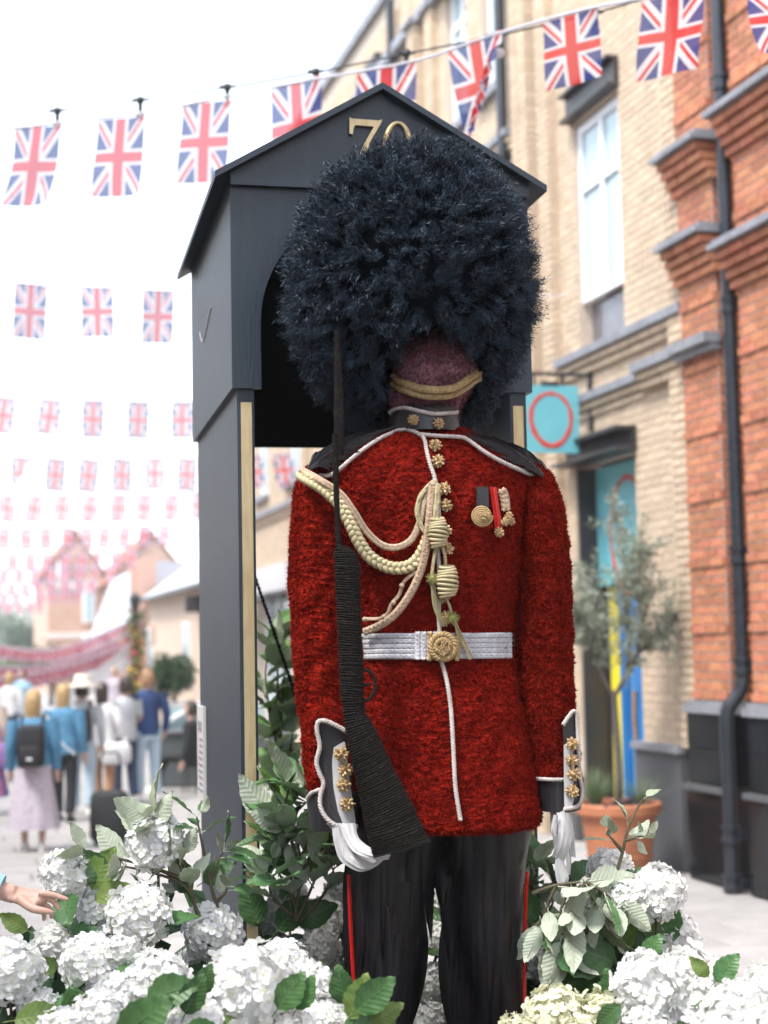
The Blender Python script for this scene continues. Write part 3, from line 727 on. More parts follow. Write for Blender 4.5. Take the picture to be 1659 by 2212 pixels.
for px, py in ((1236, 1607), (1235, 1643), (1239, 1672), (1237, 1709)): pod(JR, px, py, cuffR, 1.15, .026)
# --- gloves: hands of folded white leaves, fingers closed under the rifle butt / hanging
def finger(pts, Y, r0, r1, nm, parent=guard, mt=None, flat=.24, n=24):
    q = spline(W2(pts, Y), n); rad = np.linspace(r0, r1, n) * (np.sin(np.linspace(.5, 2.75, n)) * .25 + .78)
    return obj(nm, sweep(q, rad, 10, flat=flat), mt or M_glove, parent, smooth=True)
def ribbon_px(A, Bq, Y, dA, dB, nm, parent, th=.0035, n=26):
    """flat leaf strip between two edge lines, bowed outwards, with real thickness"""
    a = spline([P(x, y, Y + d) for (x, y), d in zip(A, np.interp(np.linspace(0, 1, len(A)), np.linspace(0, 1, len(dA)), dA))], n)
    b = spline([P(x, y, Y + d) for (x, y), d in zip(Bq, np.interp(np.linspace(0, 1, len(Bq)), np.linspace(0, 1, len(dB)), dB))], n)
    m = 7; t_ = np.linspace(0, 1, m)[None, :, None]; V = a[:, None] * (1 - t_) + b[:, None] * t_
    V[..., 1] -= (.010 * np.sin(np.pi * t_[..., 0]) + .0016 * np.sin(t_[..., 0] * 17 + np.arange(n)[:, None] * .12)) * np.linspace(1, .5, n)[:, None]
    I = V + [0, th, 0]; F = grid_faces(n, m, False)
    mb = MB().add(V.reshape(-1, 3), F).add(I.reshape(-1, 3), F[:, ::-1])
    lp_ = np.vstack([V[0], V[1:, -1], V[-1, ::-1][1:], V[::-1, 0][1:-1]]); k = len(lp_); i = np.arange(k)
    mb.add(np.vstack([lp_, lp_ + [0, th, 0]]), np.stack([i, (i + 1) % k, (i + 1) % k + k, i + k], 1))
    return obj(nm, mb, M_glove, parent, smooth=False)
hl = ribbon_px([(716, 1778), (721, 1818), (733, 1856), (754, 1873), (778, 1883), (803, 1877), (822, 1864), (829, 1857)], [(746, 1778), (752, 1814), (763, 1841), (773, 1852), (790, 1864), (803, 1865), (818, 1859), (829, 1856)], 4.70, [0, -.02, -.05, -.06], [0, -.03, -.06, -.06], 'glove', guard)
hl['label'] = 'white gloved hand of folded leaf strips under the rifle butt'
ribbon_px([(731, 1778), (746, 1814), (761, 1837), (784, 1850), (813, 1858), (839, 1857)], [(768, 1778), (774, 1808), (794, 1827), (815, 1837), (834, 1840), (846, 1841)], 4.685, [0, -.04, -.075, -.085], [0, -.04, -.085, -.09], 'finger', hl)
ribbon_px([(722, 1780), (735, 1830), (765, 1862), (800, 1872)], [(760, 1780), (768, 1825), (790, 1850), (815, 1860)], 4.73, [0, .0, .0, .0], [0, 0, 0, 0], 'palm', hl)
ribbon_px([(700, 1778), (716, 1800), (722, 1815)], [(722, 1778), (730, 1800), (732, 1822)], 4.72, [.02, .02], [.01, .01], 'thumb', hl)
hr = ribbon_px([(1200, 1740), (1206, 1790), (1200, 1828), (1192, 1850)], [(1230, 1740), (1237, 1795), (1232, 1830), (1218, 1862)], 4.80, [0, -.03, -.02, 0], [0, -.01, -.02, 0], 'glove', guard)
hr['label'] = 'loose white leaf strips hanging as a glove below the right cuff'
for A, Bq, dy in (([(1188, 1742), (1190, 1780), (1196, 1825), (1198, 1850)], [(1208, 1742), (1208, 1780), (1208, 1825), (1208, 1850)], .03), ([(1222, 1742), (1230, 1800), (1234, 1850)], [(1233, 1742), (1240, 1800), (1244, 1852)], .02),
                  ([(1200, 1845), (1199, 1885), (1206, 1915), (1212, 1932)], [(1212, 1845), (1226, 1885), (1228, 1902), (1214, 1933)], .0), ([(1204, 1742), (1214, 1800), (1222, 1850), (1224, 1888)], [(1218, 1742), (1226, 1800), (1234, 1850), (1232, 1890)], .035),
                  ([(1196, 1760), (1190, 1790), (1196, 1806)], [(1206, 1760), (1204, 1790), (1200, 1808)], -.03)):
    ribbon_px(A, Bq, 4.80 + dy, [0, 0], [0, 0], 'finger', hr)

# --- bearskin hat
HAT = Loft([(345, 862, 945, .06, .02), (362, 806, 1000, .15, .02), (392, 752, 1040, .21, .02), (435, 702, 1072, .26, .02), (490, 674, 1100, .30, .02), (550, 654, 1122, .32, .02),
            (620, 645, 1132, .325, .025), (680, 648, 1130, .31, .035), (730, 662, 1116, .285, .05), (780, 682, 1096, .255, .075), (830, 710, 1068, .215, .105), (875, 742, 1036, .165, .14), (908, 785, 1000, .10, .17)], n=2.1)
hm = HAT.mesh(60, 60)
r = np.random.default_rng(77)
fp, fn = sample(hm, 26000, r)
# keep the face free
pxx = 829.5 + fp[:, 0] / fp[:, 1] * FPX; pyy = 1398 - (fp[:, 2] - CAMZ) / fp[:, 1] * FPX
keep = ~((((pxx - 944) / 100) ** 2 + ((pyy - 800) / 112) ** 2 < 1) & (fp[:, 1] < YG + .12)) & ~((np.abs(pxx - 918) < 86) & (pyy > 820) & (fp[:, 1] < YG + .12))
fp, fn = fp[keep], fn[keep]
ci = r.choice(len(fp), 1500, replace=False); cc = fp[ci]; cn = fn[ci]
near = np.concatenate([np.argmin(((fp[i:i + 2000, None] - cc[None]) ** 2).sum(-1), 1) for i in range(0, len(fp), 2000)])
droop = np.clip((np.array(P(900, 560, YG).z) - fp[:, 2]) / .5, 0, 1)[:, None]; cdr = np.clip((np.array(P(900, 560, YG).z) - cc[:, 2]) / .5, 0, 1)[:, None]
cdir = unit(cn + r.normal(size=(1500, 3)) * .6 + np.array([0, 0, -.8]) * cdr + np.array([0, 0, .25]) * (1 - cdr)) * (.039 + .034 * r.random((1500, 1)))
tip = cdir[near] * (.75 + .4 * r.random((len(fp), 1))) + (cc[near] - fp) * .30 + r.normal(size=fp.shape) * .008
ln = np.linalg.norm(tip, axis=1).clip(.02, .10); d = unit(tip)
hv, hf = tri_list(hm); hc = hv[hf].mean(1); hx = 829.5 + hc[:, 0] / hc[:, 1] * FPX; hy = 1398 - (hc[:, 2] - CAMZ) / hc[:, 1] * FPX
hole = ((((hx - 944) / 100) ** 2 + ((hy - 804) / 104) ** 2 < 1) | ((np.abs(hx - 918) < 88) & (hy > 820))) & (hc[:, 1] < YG + .12)
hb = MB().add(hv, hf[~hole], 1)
stem_s = unit(np.cross(d, r.normal(size=d.shape)))
hb.join(blades(fp - fn * .01, d * ln[:, None], .0024, r), 0)
K = 7
for k in range(K):
    t_ = .25 + .75 * (k + r.random(len(fp))) / K
    base_p = fp + d * (ln * t_)[:, None]; az = unit(np.cross(d, r.normal(size=d.shape)))
    nd = unit(d * .9 + az * .85 + r.normal(size=d.shape) * .12)
    hb.join(blades(base_p, nd * (.015 + .011 * r.random((len(fp), 1))) * (1.15 - .45 * t_)[:, None], .0023, r), 0)
# stray longer sprigs at the rim
far = r.choice(len(fp), 500, replace=False)
hb.join(blades(fp[far], unit(d[far] + r.normal(size=(500, 3)) * .3) * (.08 + .05 * r.random((500, 1))), .0018, r), 0)
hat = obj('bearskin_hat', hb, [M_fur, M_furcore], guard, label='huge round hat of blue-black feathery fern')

# ================================================================== rifle, wrapped in twine
rifle = empty('rifle', P(780, 1700, 4.62), 'upright rifle wrapped in black twine held against the tunic', 'rifle')
def wrapped(rows, Y, pitch, flat, dy=None, sides=20, bulge=.0022):
    """rows: (left px, left py, right px, right py); twine laid in rings between them"""
    R = []
    for xl, yl, xr, yr, dd in rows:
        a = np.array(P(xl, yl, Y + dd)); b = np.array(P(xr, yr, Y + dd)); R.append(np.concatenate([a, b]))
    R = np.array(R); L = np.concatenate([[0], np.cumsum(np.linalg.norm(np.diff((R[:, :3] + R[:, 3:]) / 2, axis=0), axis=1))])
    nw = int(L[-1] / pitch); s = np.linspace(0, L[-1], nw * 4 + 1)
    q = np.stack([np.interp(s, L, R[:, k]) for k in range(6)], 1)
    k = np.ones(9) / 9
    for c in range(6): q[:, c] = np.convolve(np.pad(q[:, c], 4, 'edge'), k, 'valid')
    a_, b_ = q[:, :3], q[:, 3:]; c = (a_ + b_) / 2; h = (b_ - a_) / 2
    jit = np.repeat(np.random.default_rng(3).normal(0, .35, nw + 1), 4)[:len(s)]
    ridge = bulge * (np.abs(np.sin(np.arange(len(s)) * np.pi / 4)) - .5) * 2 + bulge * .35 * jit
    an = np.linspace(0, 2 * np.pi, sides, endpoint=False); hl_ = np.linalg.norm(h, axis=1)
    V = c[:, None] + np.cos(an)[None, :, None] * h[:, None] * (1 + ridge / hl_)[:, None, None] + np.sin(an)[None, :, None] * np.array([0, 1, 0]) * (hl_ * flat + ridge)[:, None, None]
    rg = np.random.default_rng(9); ax = unit(np.gradient(c, axis=0)); tl = np.repeat(rg.normal(0, 1, nw + 1), 4)[:len(s)]; ph = np.repeat(rg.uniform(0, 6, nw + 1), 4)[:len(s)]
    V = V + ax[:, None] * (pitch * .13 * tl[:, None] * np.cos(an[None] + ph[:, None]) + pitch * .25 * np.cos(an)[None] * np.sin(s * 9)[:, None])[..., None]
    V = V + (vnoise(V.reshape(-1, 3), 120, 4) * bulge * .35).reshape(V.shape)
    mb = MB().add(V.reshape(-1, 3), grid_faces(len(s), sides, True))
    for e, rv in ((0, True), (len(s) - 1, False)):
        i = np.arange(sides); j = (i + 1) % sides
        mb.join(MB().add(np.vstack([V[e], V[e].mean(0)[None]]), np.stack([j, i, np.full(sides, sides)] if rv else [i, j, np.full(sides, sides)], 1)))
    return mb
YR = 4.60
obj('stock', wrapped([(729, 1176, 742, 1176, 0), (724, 1184, 758, 1182, 0), (722, 1200, 772, 1200, 0), (723, 1220, 778, 1222, 0), (727, 1300, 779, 1302, 0), (731, 1400, 783, 1402, 0), (736, 1500, 786, 1504, 0), (742, 1545, 790, 1540, 0),
                      (750, 1600, 812, 1575, 0), (770, 1690, 845, 1650, 0), (785, 1760, 880, 1715, 0), (795, 1812, 905, 1768, 0), (806, 1846, 927, 1812, 0)], YR, .0072, .80, sides=28, bulge=.0026), M_twine, rifle, smooth=True)
obj('barrel', wrapped([(717, 936, 730, 936, 0), (718, 1000, 731, 1000, 0), (722, 1100, 734, 1100, 0), (726, 1182, 738, 1182, 0)], YR, .004, .9, sides=12, bulge=.0009), M_twine, rifle, smooth=True)
obj('bayonet', wrapped([(723, 712, 731, 712, 0), (722, 730, 734, 730, 0), (722, 800, 738, 800, 0), (721, 900, 744, 900, 0), (722, 960, 745, 960, 0), (724, 984, 742, 984, 0)], YR + .03, .004, .5, sides=14, bulge=.0009), M_twine, rifle, smooth=True)
tg = obj('trigger_guard', rope(spline([P(786, 1446, YR), P(800, 1452, YR), P(810, 1470, YR), P(810, 1490, YR), P(800, 1508, YR), P(786, 1516, YR)], 60), .0055, .02), M_twine, rifle, smooth=True)
obj('trigger', sweep(spline([P(782, 1481, YR), P(800, 1478, YR)], 8), .005, 6), M_twine, rifle, smooth=True)
obj('butt_plate', sweep(spline([P(806, 1848, YR), P(860, 1838, YR), P(928, 1815, YR)], 20), .007, 6), M_blk, rifle, smooth=True)
# ================================================================== the street: right-hand buildings
M_far = mat('far street surface', (.40, .39, .38), .85, (.33, .32, .31), .6)
obj('street', MB().add([W(38, 60, -.008), W(38, -1, -.008), W(700, -1, -.008), W(700, 300, -.008), W(38, 300, -.008)], [[0, 1, 2, 3, 4]]), M_far, kind='structure')
M_redb = mat('red brick', (.48, .20, .105), .85, (.40, .145, .075), 6, rnd=.26, bump=(90, .3, .004), third=((.50, .20, .11), 14, .6, .75))
M_redm = mat('pink grey mortar', (.66, .57, .52), .95, (.56, .48, .44), 20)
M_yelb = mat('yellow stock brick', (.56, .445, .325), .88, (.51, .40, .285), 5, rnd=.12, bump=(90, .3, .004), third=((.42, .32, .20), 3, .6, .75))
M_yelm = mat('sandy mortar', (.56, .47, .38), .95, (.50, .42, .34), 20)
M_lead = mat('grey lead and stone', (.26, .27, .30), .6, (.18, .19, .21), 6, bump=(40, .2, .004))
M_steel = mat('dark painted steel', (.022, .026, .032), .45, (.045, .036, .034), 4)
M_pipe = mat('black downpipe paint', (.014, .018, .026), .32, (.022, .026, .034), 6)
M_wfr = mat('white window paint', (.78, .78, .80), .4)
M_grn = mat('polished black granite', (.006, .008, .010), .16, (.012, .014, .017), 60, rnd=.15, spec=.2)
M_gpl = mat('grey plinth render', (.075, .08, .09), .7, (.08, .085, .09), 8, bump=(50, .2, .003))
M_teal = mat('teal panel', (.16, .50, .56), .45, (.14, .45, .52), 3)
M_ring = mat('red brush ring', (.62, .06, .04), .5, (.50, .05, .03), 20)
M_yel = mat('yellow door paint', (.78, .66, .04), .4); M_blu = mat('blue door paint', (.015, .18, .48), .35, (.012, .14, .40), 3)
M_wood = mat('oak handle', (.42, .24, .10), .5, (.3, .16, .07), 20)
def glass_mat():
    m = bpy.data.materials.new('window glass'); m.use_nodes = True; b = m.node_tree.nodes['Principled BSDF']
    b.inputs['Base Color'].default_value = (.35, .47, .50, 1); b.inputs['Roughness'].default_value = .06; b.inputs['Specular IOR Level'].default_value = .9
    return m
M_glass = glass_mat()

def wbox(s0, s1, o0, o1, z0, z1):
    """box in street coordinates: along the wall, out from it, up"""
    return hexa([W(s0, o1, z0), W(s0, o0, z0), W(s1, o0, z0), W(s1, o1, z0), W(s0, o1, z1), W(s0, o0, z1), W(s1, o0, z1), W(s1, o1, z1)])
BL, BH, BDp, JT = .212, .062, .06, .015
def holes(s0, s1, z, ops):
    """pieces of [s0,s1] at height z that are not in an opening"""
    segs = [(s0, s1)]
    for a, b, c, d in ops:
        if c - .02 < z < d + .02:
            nx = []
            for p, q in segs:
                if b <= p or a >= q: nx.append((p, q)); continue
                if a > p: nx.append((p, a))
                if b < q: nx.append((b, q))
            segs = nx
    return segs
def brick_slots(s0, s1, z0, z1, out, ops=(), band=None):
    """list of (s, out, z, length) brick centres of a face"""
    L = []; z = z0 + JT / 2 + BH / 2; r = 0
    while z + BH / 2 <= z1 + .001:
        o = out
        if band and r % band == 0: o = out + .018
        for a, b in holes(s0, s1, z, ops):
            x = a - ((BL + JT) / 2 if r % 2 else 0) - (.0 if r % 4 < 2 else .0)
            while x < b - .02:
                u, v = max(x, a) + JT / 2, min(x + BL + JT, b) - JT / 2
                if v - u > .03: L.append(((u + v) / 2, o, z, v - u))
                x += BL + JT
        z += BH + JT; r += 1
    return L
brick_me = box(-.5, .5, -.5, .5, -.5, .5).mesh('brick')
def brickM(s, o, z, ln, perp=False, dep=BDp):
    R_ = Matrix((tuple(US), tuple(-NS), (0, 0, 1))).transposed().to_4x4()
    if perp: R_ = Matrix((tuple(NS), tuple(US), (0, 0, 1))).transposed().to_4x4()
    return Matrix.Translation(W(s, o, z)) @ R_ @ Matrix.Diagonal((ln, dep, BH, 1))
def lay(parent, fronts, mt, n_ind, perps=(), key=None, jig=.003):
    """lay bricks: the n_ind nearest ones as objects, the rest joined"""
    ALL = [(s, o - BDp / 2 + random.uniform(0, jig), z, l, False) for s, o, z, l in fronts] + [(s, o, z, l, True) for s, o, z, l in perps]
    ALL.sort(key=key or (lambda b: b[0]))
    rest = MB(); cube = box(-.5, .5, -.5, .5, -.5, .5)
    me = None; V0 = cube.verts(); F0 = BOXF
    vs = []; fs = []
    if n_ind:
        me = brick_me.copy(); me.materials.append(mt)
    for k, (s, o, z, l, pp) in enumerate(ALL):
        Mx = brickM(s, o, z, l, pp)
        if k < n_ind: put('brick', me, None, parent, Mx)
        else:
            A = np.array(Mx); vs.append(V0 @ A[:3, :3].T + A[:3, 3]); fs.append(F0 + 8 * len(fs))
    if vs: obj('brickwork', MB().add(np.vstack(vs), np.vstack(fs)), mt, parent, kind='stuff')
def wall_back(name, parent, s0, s1, z0, z1, out, ops, mt, dep=.25):
    """mortar face with openings cut out, as a grid of boxes"""
    ss = sorted({s0, s1, *[v for o in ops for v in o[:2] if s0 < v < s1]}); zz = sorted({z0, z1, *[v for o in ops for v in o[2:] if z0 < v < z1]})
    mb = MB()
    for a, b in zip(ss[:-1], ss[1:]):
        run = None
        for c, d in zip(zz[:-1], zz[1:]):
            sm, zm = (a + b) / 2, (c + d) / 2
            hole = any(o[0] < sm < o[1] and o[2] < zm < o[3] for o in ops)
            if not hole: run = (run[0], d) if run else (c, d)
            if (hole or d == zz[-1]) and run: mb.join(wbox(a, b, out - dep, out, run[0], run[1])); run = None
    return obj(name, mb, mt, parent)

def sash(parent, s0, s1, z0, z1, out, mid=.64, bars=True):
    """white window: frame, transom, mullion and separate panes"""
    f = obj('window', MB().join(wbox(s0, s0 + .08, out - .06, out, z0, z1)).join(wbox(s1 - .08, s1, out - .06, out, z0, z1))
            .join(wbox(s0 + .08, s1 - .08, out - .06, out, z0, z0 + .09)).join(wbox(s0 + .08, s1 - .08, out - .06, out, z1 - .08, z1)), M_wfr, parent)
    zt = z0 + (z1 - z0) * mid; sm = s0 + (s1 - s0) * .46
    obj('glazing_bar', wbox(s0 + .08, s1 - .08, out - .055, out + .005, zt - .045, zt + .045), M_wfr, f)
    for a, b in ((z0 + .09, zt - .045), (zt + .045, z1 - .08)):
        if bars: obj('glazing_bar', wbox(sm - .035, sm + .035, out - .055, out + .002, a, b), M_wfr, f)
        for c, d in (((s0 + .08, sm - .035), (sm + .035, s1 - .08)) if bars else ((s0 + .08, s1 - .08),)):
            obj('pane', wbox(c, d, out - .04, out - .03, a, b), M_glass, f)
    return f
def downpipe(parent, s, out, zs, r, name='downpipe', collars=()):
    path = spline([W(s + ds, out + do, z) for z, ds, do in zs], 40) if len(zs) > 2 else spline([W(s + ds, out + do, z) for z, ds, do in zs], 4)
    d = obj(name, sweep(path, r, 14, up=tuple(NS)), M_pipe, parent, smooth=True)
    for z in collars:
        zz = [q[0] for q in zs]
        i = np.argsort(zz); ds = np.interp(z, np.array(zz)[i], np.array([q[1] for q in zs])[i]); do = np.interp(z, np.array(zz)[i], np.array([q[2] for q in zs])[i])
        c = W(s + ds, out + do, z)
        obj('collar', lathe([(r * 1.02, -.07), (r * 1.3, -.065), (r * 1.3, -.035), (r * 1.14, -.03), (r * 1.14, .03), (r * 1.34, .035), (r * 1.34, .065), (r * 1.02, .07)], 16, c), M_pipe, d, smooth=False)
        for sg in (-1, 1): obj('bracket', wbox(s + ds - .02 + sg * r * 1.6, s + ds + .02 + sg * r * 1.6, out + do - r * 1.4, out + do - r * .4, z - .03, z + .03), M_pipe, d)
    return d

# ---------------- red brick building at the right edge
redb = empty('brick_building', W(-2, -1, 0), 'orange-red brick building with banded pier, lead ledges and black granite base', 'building')
P1 = (-1.06, -.43); PO = .12
wall_back('wall', redb, -9, -.43, 0, 12, -.10, (), M_redm, .4)
wall_back('pier', redb, P1[0] + .004, P1[1] - .004, 1.45, 12, PO - .007, (), M_redm, .12)
fr = brick_slots(*P1, 1.47, 9.2, PO, band=7); pp = []
z = 1.47 + JT / 2 + BH / 2; rI = 0
while z < 9.2:
    o_ = .018 if rI % 7 == 0 else 0
    pp.append((P1[0] + BDp / 2 - .003, PO / 2 - .05 + o_ / 2, z, PO + .09 - JT + o_)); z += BH + JT; rI += 1
lay(redb, fr, M_redb, 300, pp, key=lambda b: b[2])
P2 = (-3.2, -1.44)
wall_back('pier', redb, P2[0] + .004, P2[1] - .004, 1.45, 12, PO - .007, (), M_redm, .12)
lay(redb, brick_slots(*P2, 1.47, 9.2, PO, band=7) + brick_slots(P2[1], P1[0], 1.47, 9.2, -.092), M_redb, 0)
def ledge(parent, s0, s1, z, out, base_out, steps=3, wash=True):
    """lead-topped stone ledge on stepped brick corbels"""
    l = obj('ledge', wbox(s0 - .03, s1 + .03, base_out - .05, out, z - .03, z + .015).join(wbox(s0 - .02, s1 + .02, base_out - .05, out - .04, z + .016, z + .05)), M_lead, parent)
    for k in range(steps):
        o = base_out + (out - .03 - base_out) * (steps - k) / (steps + .6); zz = z - .035 - (k + 1) * (BH + JT) + (BH + JT) / 2
        n = max(2, int((s1 - s0) / (BL + JT)))
        for j in range(n):
            a = s0 + (s1 - s0) * j / n + JT / 2; b = s0 + (s1 - s0) * (j + 1) / n - JT / 2
            obj('corbel_brick', wbox(a, b, base_out - .05, o + random.uniform(-.003, .003), zz - BH / 2, zz + BH / 2), M_redb, l)
    return l
for zc_, ou in ((6.05, .33), (5.28, .32)): ledge(redb, P1[0] - .05, P1[1] + .06, zc_, ou, PO, 4)
obj('string_course', wbox(P1[0] - .03, P1[1] + .03, PO - .02, PO + .13, 4.36, 4.44).join(wbox(P1[0] - .02, P1[1] + .02, PO - .02, PO + .07, 4.30, 4.358)), M_lead, redb)
for zc_, ou in ((6.12, .34), (5.05, .34)): ledge(redb, -2.8, P2[1] + .05, zc_, ou, PO, 4)
# granite base, tile by tile
for a, b in ((P1[0] - .04, P1[1] + .05), (-2.4, P2[1] + .03)):
    obj('plinth_core', wbox(a + .006, b - .006, -.1, PO + .035, 0, 1.43), M_steel, redb)
    for zi, (z0, z1) in enumerate(((.80, 1.08), (1.085, 1.36))):
        n = max(1, round((b - a) / .30)); 
        for j in range(n): obj('granite_tile', wbox(a + (b - a) * j / n + .002, a + (b - a) * (j + 1) / n - .002, PO + .03, PO + .05, z0, z1), M_grn, redb)
        obj('granite_tile', wbox(a - .012, a + .004, -.02, PO + .049, z0, z1), M_grn, redb)
    obj('granite_coping', wbox(a - .03, b + .02, -.05, PO + .08, 1.365, 1.43).join(wbox(a - .01, b, -.05, PO + .05, 1.431, 1.465)), M_lead, redb)
    obj('granite_ledge', wbox(a - .02, b + .02, PO + .03, PO + .10, .735, .78), M_gpl, redb)
    obj('granite_panel', wbox(a, b, PO + .02, PO + .07, .01, .715), M_grn, redb)
downpipe(redb, -1.25, .10, [(10.5, .0, 0), (5.6, 0, 0), (1.62, 0, 0)], .055, collars=(6.45, 4.62, 2.62, 1.75))
downpipe(redb, -1.25, .10, [(1.66, 0, 0), (1.55, .0, .03), (1.42, .03, .12), (1.30, .03, .14), (.9, .03, .14), (.02, .03, .14)], .058, collars=(.45, .08))

# ---------------- long yellow brick building
yb = empty('brick_building', W(8, -2, 0), 'long sand-coloured brick building with white sash windows and teal shop front', 'building')
SE, ZT = 21.0, 11.2
WIN = [(.98, 2.06, 4.86, 7.18), (4.1, 4.8, 8.3, 10.5), (5.35, 6.2, 8.3, 10.5), (9.2, 10.2, 8.3, 10.4), (12, 13, 8.3, 10.4), (5.2, 6.4, 4.9, 7.1), (8.6, 9.8, 4.9, 7.1), (11.6, 12.8, 4.9, 7.1), (15, 16.2, 4.9, 7.1), (18, 19.2, 4.9, 7.1), (16, 17, 8.3, 10.4)]
SHOP = [(.85, 2.30, 0, 3.74), (6.0, 8.6, 0, 3.5), (11, 14, 0, 3.5), (16, 19.5, 0, 3.5)]
OPS = WIN + SHOP
wall_back('wall', yb, -.43, SE, 0, ZT, 0, OPS, M_yelm, .3)
obj('back_wall', wbox(-.43, SE, -6, -5.8, 0, ZT), M_yelm, yb); obj('end_wall', wbox(SE - .2, SE, -5.8, -.3, 0, ZT - .01), M_yelm, yb)
obj('roof', wbox(-.43, SE + .1, -6, .10, ZT, ZT + .16), M_lead, yb)
obj('parapet_course', wbox(-.43, SE + .05, -.2, .14, ZT - 1.0, ZT - .85), M_lead, yb)
lay(yb, brick_slots(-.40, 9.0, 1.03, ZT - .2, .004, OPS), M_yelb, 300, key=lambda b: abs(b[0] - .2) * 1.0 + abs(b[2] - 2.2) * .45, jig=.003)
lay(yb, brick_slots(9.0, SE, 1.03, ZT - .2, .006, OPS), M_yelb, 0)
# piers and ribs of brick
for a, b, o, z0, z1 in ((-.42, -.12, .10, 1.05, 8.2), (2.55, 2.85, .10, .0, 10.6), (3.0, 3.25, .16, .0, 10.6), (3.42, 3.62, .10, 0, 10.6), (6.5, 6.8, .10, 3.6, 10.2), (7.1, 7.4, .16, 3.6, 10.2), (10.3, 10.7, .12, 3.6, 10.2), (14.2, 14.6, .12, 3.6, 10.2)):
    wall_back('pier', yb, a, b, z0, z1, o - .012, (), M_yelm, o)
    pl = brick_slots(a, b, z0, z1, o); pr = []
    z = z0 + JT / 2 + BH / 2
    while z < z1 - .03: pr.append((a + BDp / 2 - .004, o / 2 - .002, z, o - JT)); z += BH + JT
    lay(yb, pl, M_yelb, 0, pr)
    obj('pier_cap', wbox(a - .04, b + .04, -.02, o + .07, z1 + .002, z1 + .07), M_lead, yb)
# string courses: lead tops on stepped brick
for s0, s1, z, o in ((-.40, 2.5, 4.80, .13), (-.40, .55, 4.42, .17), (.55, 2.5, 4.36, .11), (3.7, 6.4, 7.65, .16), (7.5, 10.2, 7.65, .16), (3.7, 6.4, 4.6, .13), (7.5, 20, 4.6, .13)):
    obj('string_course', wbox(s0, s1, -.02, o, z - .045, z + .035), M_lead, yb)
    for k in (1, 2): lay(yb, brick_slots(s0, s1, z - .05 - k * .075, z - .05 - (k - 1) * .075, o - .035 * k - .01), M_yelb, 0)
obj('plinth', wbox(-.10, .84, -.02, .10, 0, 1.0), M_gpl, yb); obj('plinth_coping', wbox(-.11, .85, -.02, .14, 1.0, 1.06), M_lead, yb)
obj('plinth', wbox(2.31, 6.0, -.02, .09, 0, .62), M_gpl, yb)
# the main sash with its spandrel and steel hood
sash(yb, .99, 2.05, 5.34, 7.14, -.03)
obj('spandrel_pane', wbox(1.02, 2.02, -.14, -.12, 4.88, 5.33), mat('grey spandrel glass', (.16, .15, .17), .15, (.11, .11, .12), 3), yb)
obj('steel_hood', wbox(.92, 2.14, -.05, .14, 7.2, 7.225).join(wbox(.92, 2.14, -.05, .06, 7.226, 7.46)).join(wbox(.92, 2.14, -.05, .14, 7.461, 7.49)), M_steel, yb)
for a, b, c, d in WIN[1:]:
    sash(yb, a + .02, b - .02, c + .1, d - .03, -.08, bars=(a < 7))
    obj('window_sill', wbox(a - .08, b + .08, -.1, .10, c - .02, c + .08), M_lead, yb)
    obj('steel_hood', wbox(a - .05, b + .05, -.05, .12, d + .0, d + .18), M_steel, yb)
# shop front
obj('steel_beam', wbox(.78, 2.42, -.06, .22, 3.72, 3.75).join(wbox(.78, 2.42, -.06, .22, 3.90, 3.94)).join(wbox(.78, 2.42, .02, .05, 3.751, 3.899)), M_steel, yb)
obj('reveal', wbox(.85, .88, -.5, -.02, .0, 3.7).join(wbox(2.27, 2.30, -.5, -.02, 0, 3.7)), M_steel, yb)
tp = obj('shop_panel', wbox(.90, 2.25, -.22, -.20, 2.52, 3.69), M_teal, yb, label='teal shop panel with a red brush ring above the doors')
def brush_ring(fn, ra, rb, parent, n=70):
    a = np.linspace(.4, 2 * np.pi + .55, n); wob = 1 + .02 * np.sin(3 * a) + .02 * (a / 6.3)
    pts = arr([fn(ra * w_ * math.cos(q), rb * w_ * math.sin(q)) for q, w_ in zip(a, wob)])
    th = .022 + .012 * np.sin(a * .5 + 2.2) ** 2 + .004 * np.sin(a * 9)
    return pts, th
pts, th = brush_ring(lambda x, y: W(1.50 + x, -.196, 3.0 + y), .40, .55, tp)
obj('painted_ring', sweep(pts, th, 6, up=tuple(NS), flat=.12), M_ring, tp)
obj('yellow_door', wbox(1.98, 2.20, -.34, -.28, .02, 2.50), M_yel, yb, label='narrow yellow painted door leaf')
obj('blue_frame', wbox(1.84, 1.93, -.34, -.26, .02, 2.50), M_blu, yb); obj('dark_glazing', wbox(1.24, 1.84, -.36, -.34, .02, 2.5), M_glass, yb)
obj('inner_dark', wbox(.88, 2.27, -1.6, -1.5, 0, 3.7), M_steel, yb)
bd = obj('blue_door', wbox(1.02, 1.24, -.30, -.08, .02, 2.5), M_blu, yb, label='bright blue door with an oak pull handle')
obj('door_handle', sweep(spline([W(1.16, -.06, 1.05), W(1.16, -.05, 1.25), W(1.16, -.06, 1.5)], 10), .018, 8), M_wood, bd)
for a, b, c, d in SHOP[1:]:
    obj('shop_glass', wbox(a + .05, b - .05, -.3, -.28, .4, d - .6), M_glass, yb); obj('shop_fascia', wbox(a, b, -.2, .10, d - .45, d + .05), mat('pale fascia', (.55, .54, .55), .6), yb)
    obj('stall_riser', wbox(a, b, -.3, -.05, 0, .4), M_gpl, yb); obj('awning_rail', wbox(a, b, .1, .5, d - .62, d - .55), M_steel, yb)
    n = 3
    for j in range(n + 1): obj('shop_mullion', wbox(a + (b - a) * j / n - .04, a + (b - a) * j / n + .04, -.28, -.2, .4, d - .45), M_wfr, yb)
downpipe(yb, 3.85, .12, [(11.0, 0, 0), (.02, 0, 0)], .06, collars=(9.9, 7.35, 5.0, 2.6))
